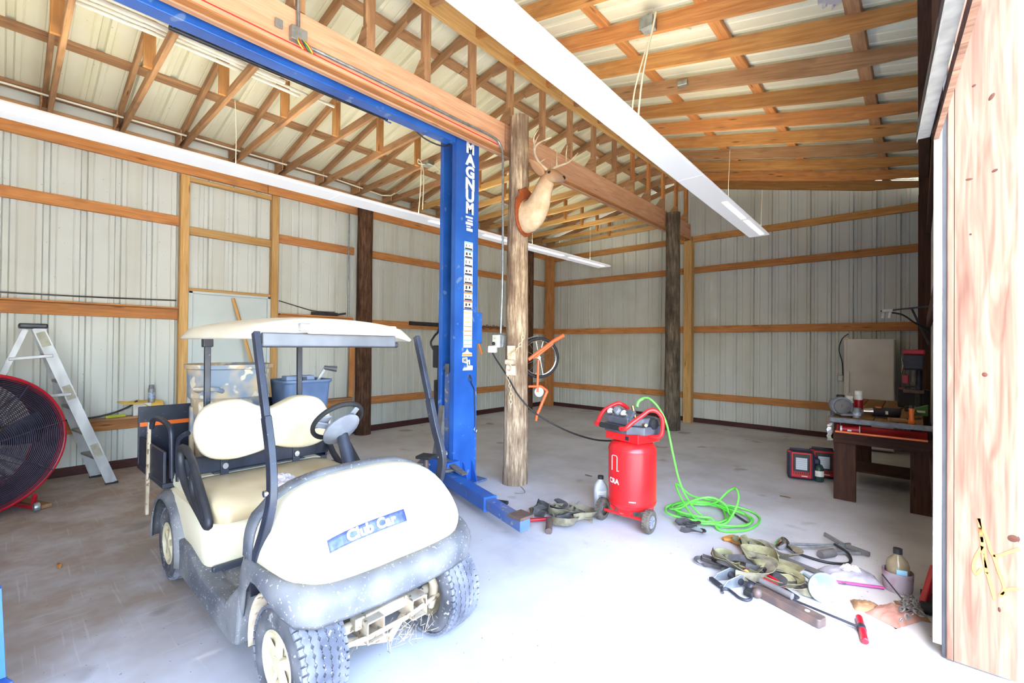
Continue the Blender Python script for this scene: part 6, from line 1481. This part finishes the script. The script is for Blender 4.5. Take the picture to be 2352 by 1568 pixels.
MB().lathe([(0.0272, -0.072), (0.0285, -0.056)], 20, rot_to((1, 0.1, 0))).obj('base_band', 'label_white', t, smooth=40)
MB().tube([rot_to((1, 0.1, 0)) @ p for p in circ((0, 0, 0.07), 0.036, 'Z', 20)], 0.004, 6, closed=True).obj('rim', 'label_white', t, smooth=60)
MB().box((0.0, -0.034, -0.006), (0.03, 0.003, 0.014)).obj('print', 'label_white', t)
t = thing('metal_clip', 'crumpled shiny foil strip hanging from the corner of the workbench', 'foil', (-0.61, 5.0, 0.60))
MB().loft([[(-0.015 + 0.006 * math.sin(k * 2.3), 0.004 * math.sin(k), 0.02 * k - 0.005), (0.02 + 0.006 * math.cos(k * 1.7), 0.006 * math.cos(k * 2), 0.02 * k)] for k in range(9)]).obj('strip', 'chrome', t, solid=0.002)
# on the bench
TZ = 0.80
GR = thing('bench_grinder', 'grey bench grinder with a stone wheel at the corner of the workbench', 'grinder', (-0.54, 5.20, TZ + 0.008))
gx = Matrix.Translation((0, 0, 0.085)) @ Matrix.Rotation(0.42, 4, 'Z') @ Matrix.Rotation(PI / 2, 4, 'X')
MB().lathe([(0.001, 0.05), (0.016, 0.05), (0.018, 0.032), (0.065, 0.03), (0.068, 0.026), (0.068, 0.0)], 32, gx).obj('stone_wheel', 'dusty_steel', GR, smooth=40)
MB().lathe([(0.018, 0.036), (0.001, 0.036)], 20, gx).obj('washer', 'label_white', GR)
MB().lathe([(0.070, 0.024), (0.083, 0.024), (0.086, 0.018), (0.086, -0.03), (0.06, -0.034)], 28, gx, a0=-0.6, a1=PI + 0.9).obj('wheel_guard', 'bench_edge', GR, smooth=40)
MB().cyl(gx @ Vector((0, 0, -0.02)), gx @ Vector((0, 0, -0.18)), 0.055, n=24).obj('motor', 'bench_edge', GR, smooth=40, bevel=0.008)
MB().box((0.02, 0.06, 0.012), (0.13, 0.20, 0.024), 0.42).obj('base', 'bench_edge', GR, bevel=0.008)
def jar(label, loc, r, h, body, lid, band=None, cat='jar'):
    t_ = thing('jar', label, cat, loc)
    MB().lathe([(0.001, 0), (r * 0.96, 0), (r, 0.006), (r, h * 0.72), (r * 0.8, h * 0.8), (r * 0.8, h * 0.84)], 24).obj('body', body, t_, smooth=40)
    MB().lathe([(r * 0.84, h * 0.82), (r * 0.86, h * 0.83), (r * 0.86, h * 0.98), (r * 0.8, h), (0.001, h)], 24).obj('lid', lid, t_, smooth=40)
    if band: MB().lathe([(r * 1.01, h * 0.2), (r * 1.01, h * 0.62)], 24).obj('label', band, t_, smooth=40)
    return t_
jar('tall white-capped jar with red label behind the bench grinder', (-0.44, 5.52, TZ), 0.035, 0.22, 'white_plastic', 'label_white', 'fan_red')
jar('short white jar with red band beside the tall jar on the workbench', (-0.505, 5.46, TZ), 0.033, 0.17, 'white_plastic', 'label_white', 'fan_red')
jar('dark bottle standing behind the grinder at the edge of the workbench', (-0.585, 5.55, TZ), 0.04, 0.17, 'smoked_plastic', 'black_plastic')
t = thing('tin_can', 'small silver can on the workbench right of the grinder', 'can', (-0.425, 5.20, TZ))
MB().lathe([(0.001, 0), (0.032, 0), (0.032, 0.085), (0.034, 0.088), (0.030, 0.088), (0.029, 0.01), (0.001, 0.008)], 24).obj('body', 'aluminium', t, smooth=40)
MB().lathe([(0.0325, 0.02), (0.0325, 0.05)], 24).obj('label', 'label_blue', t, smooth=40)
t = thing('power_drill', 'black corded drill lying on the workbench', 'drill', (-0.27, 5.42, TZ + 0.045), math.radians(18))
MB().cyl((-0.06, 0, 0), (0.14, 0.0, 0), 0.043, n=20).obj('body', 'black_plastic', t, smooth=40, bevel=0.008)
MB().cyl((-0.13, 0, 0), (-0.06, 0, 0), 0.022, 0.034, 16).obj('chuck', 'chrome', t, smooth=40)
MB().bar((0.08, 0.02, -0.02), (0.12, 0.13, -0.03), 0.05, 0.035).obj('handle', 'black_plastic', t, bevel=0.01)
MB().box((-0.02, -0.01, 0.043), (0.04, 0.03, 0.01)).obj('switch', 'orange_plastic', t)
MB().box((0.035, -0.043, 0.0), (0.02, 0.004, 0.03)).obj('nameplate', 'label_white', t)
MB().tube(spline([(0.12, 0.13, -0.03), (0.20, 0.18, 0.02), (0.28, 0.22, 0.03), (0.34, 0.16, -0.03), (0.30, 0.02, -0.035), (0.20, -0.08, -0.037), (0.05, -0.12, -0.037), (-0.06, -0.08, -0.037)], 6), 0.006, 6).obj('cord', 'cable_black', t, smooth=60)
t = thing('caulk_nozzle', 'bright orange tapered handle standing up on the workbench', 'handle', (-0.05, 5.12, TZ))
MB().lathe([(0.001, 0), (0.022, 0.0), (0.024, 0.02), (0.015, 0.06), (0.019, 0.115), (0.021, 0.13), (0.001, 0.132)], 20).obj('grip', 'orange_plastic', t, smooth=40)
MB().cyl((0, 0, 0.13), (0, 0, 0.155), 0.017, n=14).obj('ferrule', 'black_plastic', t, smooth=40)
o = MB().box((0, 0, 0.014), (0.13, 0.09, 0.028), 0.15).obj('soap_block', 'leather', None, bevel=0.006); o.location = (-0.14, 5.17, TZ); tag(o, 'pale flat block lying on the workbench beside the orange handle', 'block')
t = thing('tool_case', 'black plastic tool case standing at the back of the workbench', 'case', (-0.05, 6.55, TZ))
MB().box((0, 0, 0.10), (0.26, 0.14, 0.20)).obj('shell', 'black_plastic', t, bevel=0.015)
MB().tube([(-0.06, 0, 0.2), (-0.06, 0, 0.225), (0.06, 0, 0.225), (0.06, 0, 0.2)], 0.01, 8).obj('handle', 'black_plastic', t, smooth=60)
MB().box((-0.10, -0.06, 0.205), (0.03, 0.03, 0.02)).obj('latch', 'fan_red', t)
pm('green_plastic', C(70, 120, 50), None, rough=0.5)
t = thing('parts_bin', 'small dark green parts bin at the wall end of the workbench', 'bin', (0.01, 5.85, TZ))
MB().prism([(-0.05, 0), (0.05, 0), (0.05, 0.10), (-0.05, 0.06)], 0.14, Matrix.Translation((0, 0.07, 0)) @ Matrix.Rotation(PI / 2, 4, 'X')).obj('tub', 'green_plastic', t, bevel=0.004)
MB().box((0, -0.072, 0.04), (0.06, 0.004, 0.02)).obj('label', 'label_white', t)
# cabinet, wall box, lamp arm, drill press
t = thing('white_cabinet', 'white refrigerator-size cabinet standing at the back wall behind the workbench', 'cabinet', (-0.535, 8.36, 0))
pm('cabinet_white', C(224, 218, 206), C(212, 204, 190), 3, 0.45)
MB().box((0, 0.03, 0.79), (0.56, 0.56, 1.55)).obj('body', 'cabinet_white', t, bevel=0.01)
MB().box((0.015, -0.28, 0.80), (0.53, 0.05, 1.53)).obj('door', 'cabinet_white', t, bevel=0.012)
MB().box((0.015, -0.253, 0.80), (0.50, 0.012, 1.50)).obj('door_gasket', 'black_plastic', t)
MB().box((-0.22, -0.318, 0.95), (0.02, 0.03, 0.30)).obj('handle', 'cabinet_white', t, bevel=0.005)
MB().box((-0.25, -0.27, 1.573), (0.06, 0.05, 0.015)).obj('hinge', 'brass', t)
t = thing('outlet_box', 'small grey outlet box on the back wall left of the white cabinet', 'outlet', (-0.93, YB - 0.025, 0.96))
MB().box((0, 0, 0), (0.08, 0.045, 0.10)).obj('case', 'galvanised', t, bevel=0.005)
MB().box((0, -0.024, 0.0), (0.05, 0.004, 0.07)).obj('face', 'white_plastic', t, bevel=0.002)
MB().tube(spline([(0.03, 0.0, 0.05), (0.02, 0.0, 0.25), (-0.02, 0.0, 0.45), (0.02, 0.0, 0.62), (0.10, 0.0, 0.70)], 6), 0.007, 6).obj('cable', 'cable_black', t, smooth=60)
t = thing('lamp_arm', 'wall bracket with a white twin lamp head above the workbench', 'lamp', (0.05, 7.05, 1.86))
MB().bar((0.03, 0, 0.06), (-0.40, -0.02, 0.02), 0.02, 0.02).obj('arm', 'steel_dark', t, bevel=0.003)
MB().bar((0.03, 0.02, -0.38), (-0.12, 0.0, 0.04), 0.025, 0.02).obj('brace', 'steel_dark', t, bevel=0.003)
MB().box((-0.34, -0.03, 0.025), (0.10, 0.05, 0.035), 0.1).obj('lamp_head', 'white_plastic', t, bevel=0.005)
for x_ in (-0.37, -0.31): MB().cyl((x_, -0.03, 0.01), (x_ - 0.012, -0.05, -0.07), 0.016, n=12).obj('lamp_cup', 'white_plastic', t, smooth=40)
MB().tube(spline([(-0.30, -0.02, 0.0), (-0.20, -0.02, -0.03), (-0.10, -0.01, -0.12), (0.0, 0.0, -0.20), (0.04, 0.0, -0.26)], 5), 0.010, 6).obj('cable', 'cable_black', t, smooth=60)
t = thing('drill_press', 'dark bench drill press with red trim standing by the right wall', 'drill press', (-0.035, 6.22, TZ))
MB().box((0.0, 0.0, 0.02), (0.16, 0.24, 0.04)).obj('base', 'steel_dark', t, bevel=0.008)
MB().cyl((0.03, 0.05, 0.04), (0.03, 0.05, 0.52), 0.03, n=16).obj('column', 'steel_dark', t, smooth=40)
MB().box((-0.01, 0.0, 0.50), (0.16, 0.28, 0.16)).obj('head', 'black_plastic', t, bevel=0.015)
MB().box((-0.01, 0.0, 0.60), (0.17, 0.30, 0.05)).obj('belt_cover', 'fan_red', t, bevel=0.012)
MB().cyl((-0.01, -0.09, 0.43), (-0.01, -0.09, 0.30), 0.02, n=14).obj('chuck', 'dusty_steel', t, smooth=40)
MB().box((-0.01, -0.05, 0.20), (0.16, 0.18, 0.025)).obj('table', 'steel_rust', t, bevel=0.004)
MB().box((-0.075, 0.02, 0.32), (0.05, 0.10, 0.09)).obj('depth_box', 'fan_red', t, bevel=0.006)
for k in range(3):
    a_ = k * 2.09; MB().cyl((-0.09, -0.05, 0.46), (-0.10, -0.05 + 0.09 * math.cos(a_), 0.46 + 0.09 * math.sin(a_)), 0.006, n=8).obj('feed_lever', 'chrome', t)
# two portable heaters
pm('heater_red', C(196, 30, 36), None, rough=0.35); pm('heater_navy', C(36, 42, 66), C(28, 32, 52), 6, 0.5); pm('heater_tile', C(206, 212, 220), None, rough=0.6); pm('propane', C(40, 66, 58), None, rough=0.4)
def heater(label, loc, rz):
    h = thing('propane_heater', label, 'heater', loc, rz, group='portable heaters by the workbench')
    MB().box((0, 0, 0.155), (0.25, 0.16, 0.29)).obj('shell', 'heater_navy', h, bevel=0.022)
    MB().box((0.0, -0.078, 0.165), (0.19, 0.02, 0.27)).obj('front_frame', 'heater_red', h, bevel=0.008)
    MB().box((0.0, -0.086, 0.19), (0.155, 0.012, 0.19)).obj('firebox', 'black_plastic', h, bevel=0.004)
    for k in range(6): MB().box((0.0, -0.093, 0.128 + 0.0215 * k), (0.105, 0.004, 0.0195)).obj('burner_tile', 'heater_tile', h)
    for k in range(8): MB().box((-0.07 + 0.02 * k, -0.089, 0.078), (0.010, 0.003, 0.022)).obj('vent_slot', 'black_plastic', h)
    MB().bar((0.0, -0.089, 0.05), (0.055, -0.089, 0.05), 0.002, 0.008).obj('print', 'label_white', h)
    MB().tube([(-0.10, 0.0, 0.29), (-0.10, 0.0, 0.318), (0.09, 0.0, 0.318), (0.09, 0.0, 0.29)], 0.012, 8).obj('handle', 'heater_navy', h, smooth=60)
    MB().cyl((-0.105, -0.05, 0.285), (-0.105, -0.05, 0.305), 0.02, n=14).obj('knob', 'heater_red', h, smooth=40)
    c_ = Vector((0.165, -0.03, 0.0))
    MB().lathe([(0.001, 0.005), (0.04, 0.005), (0.046, 0.015), (0.046, 0.14), (0.03, 0.175), (0.012, 0.185), (0.012, 0.2)], 22, Matrix.Translation(c_)).obj('gas_bottle', 'propane', h, smooth=40)
    MB().lathe([(0.0465, 0.06), (0.0465, 0.12)], 22, Matrix.Translation(c_)).obj('bottle_label', 'label_white', h, smooth=40)
    MB().box((0.14, -0.02, 0.21), (0.07, 0.07, 0.06)).obj('regulator', 'heater_navy', h, bevel=0.015)
    return h
heater('front red and navy portable propane heater on the floor by the workbench', (-0.97, 5.84, 0), math.radians(15))
heater('second portable propane heater, standing behind the front one', (-0.80, 6.08, 0), math.radians(15))
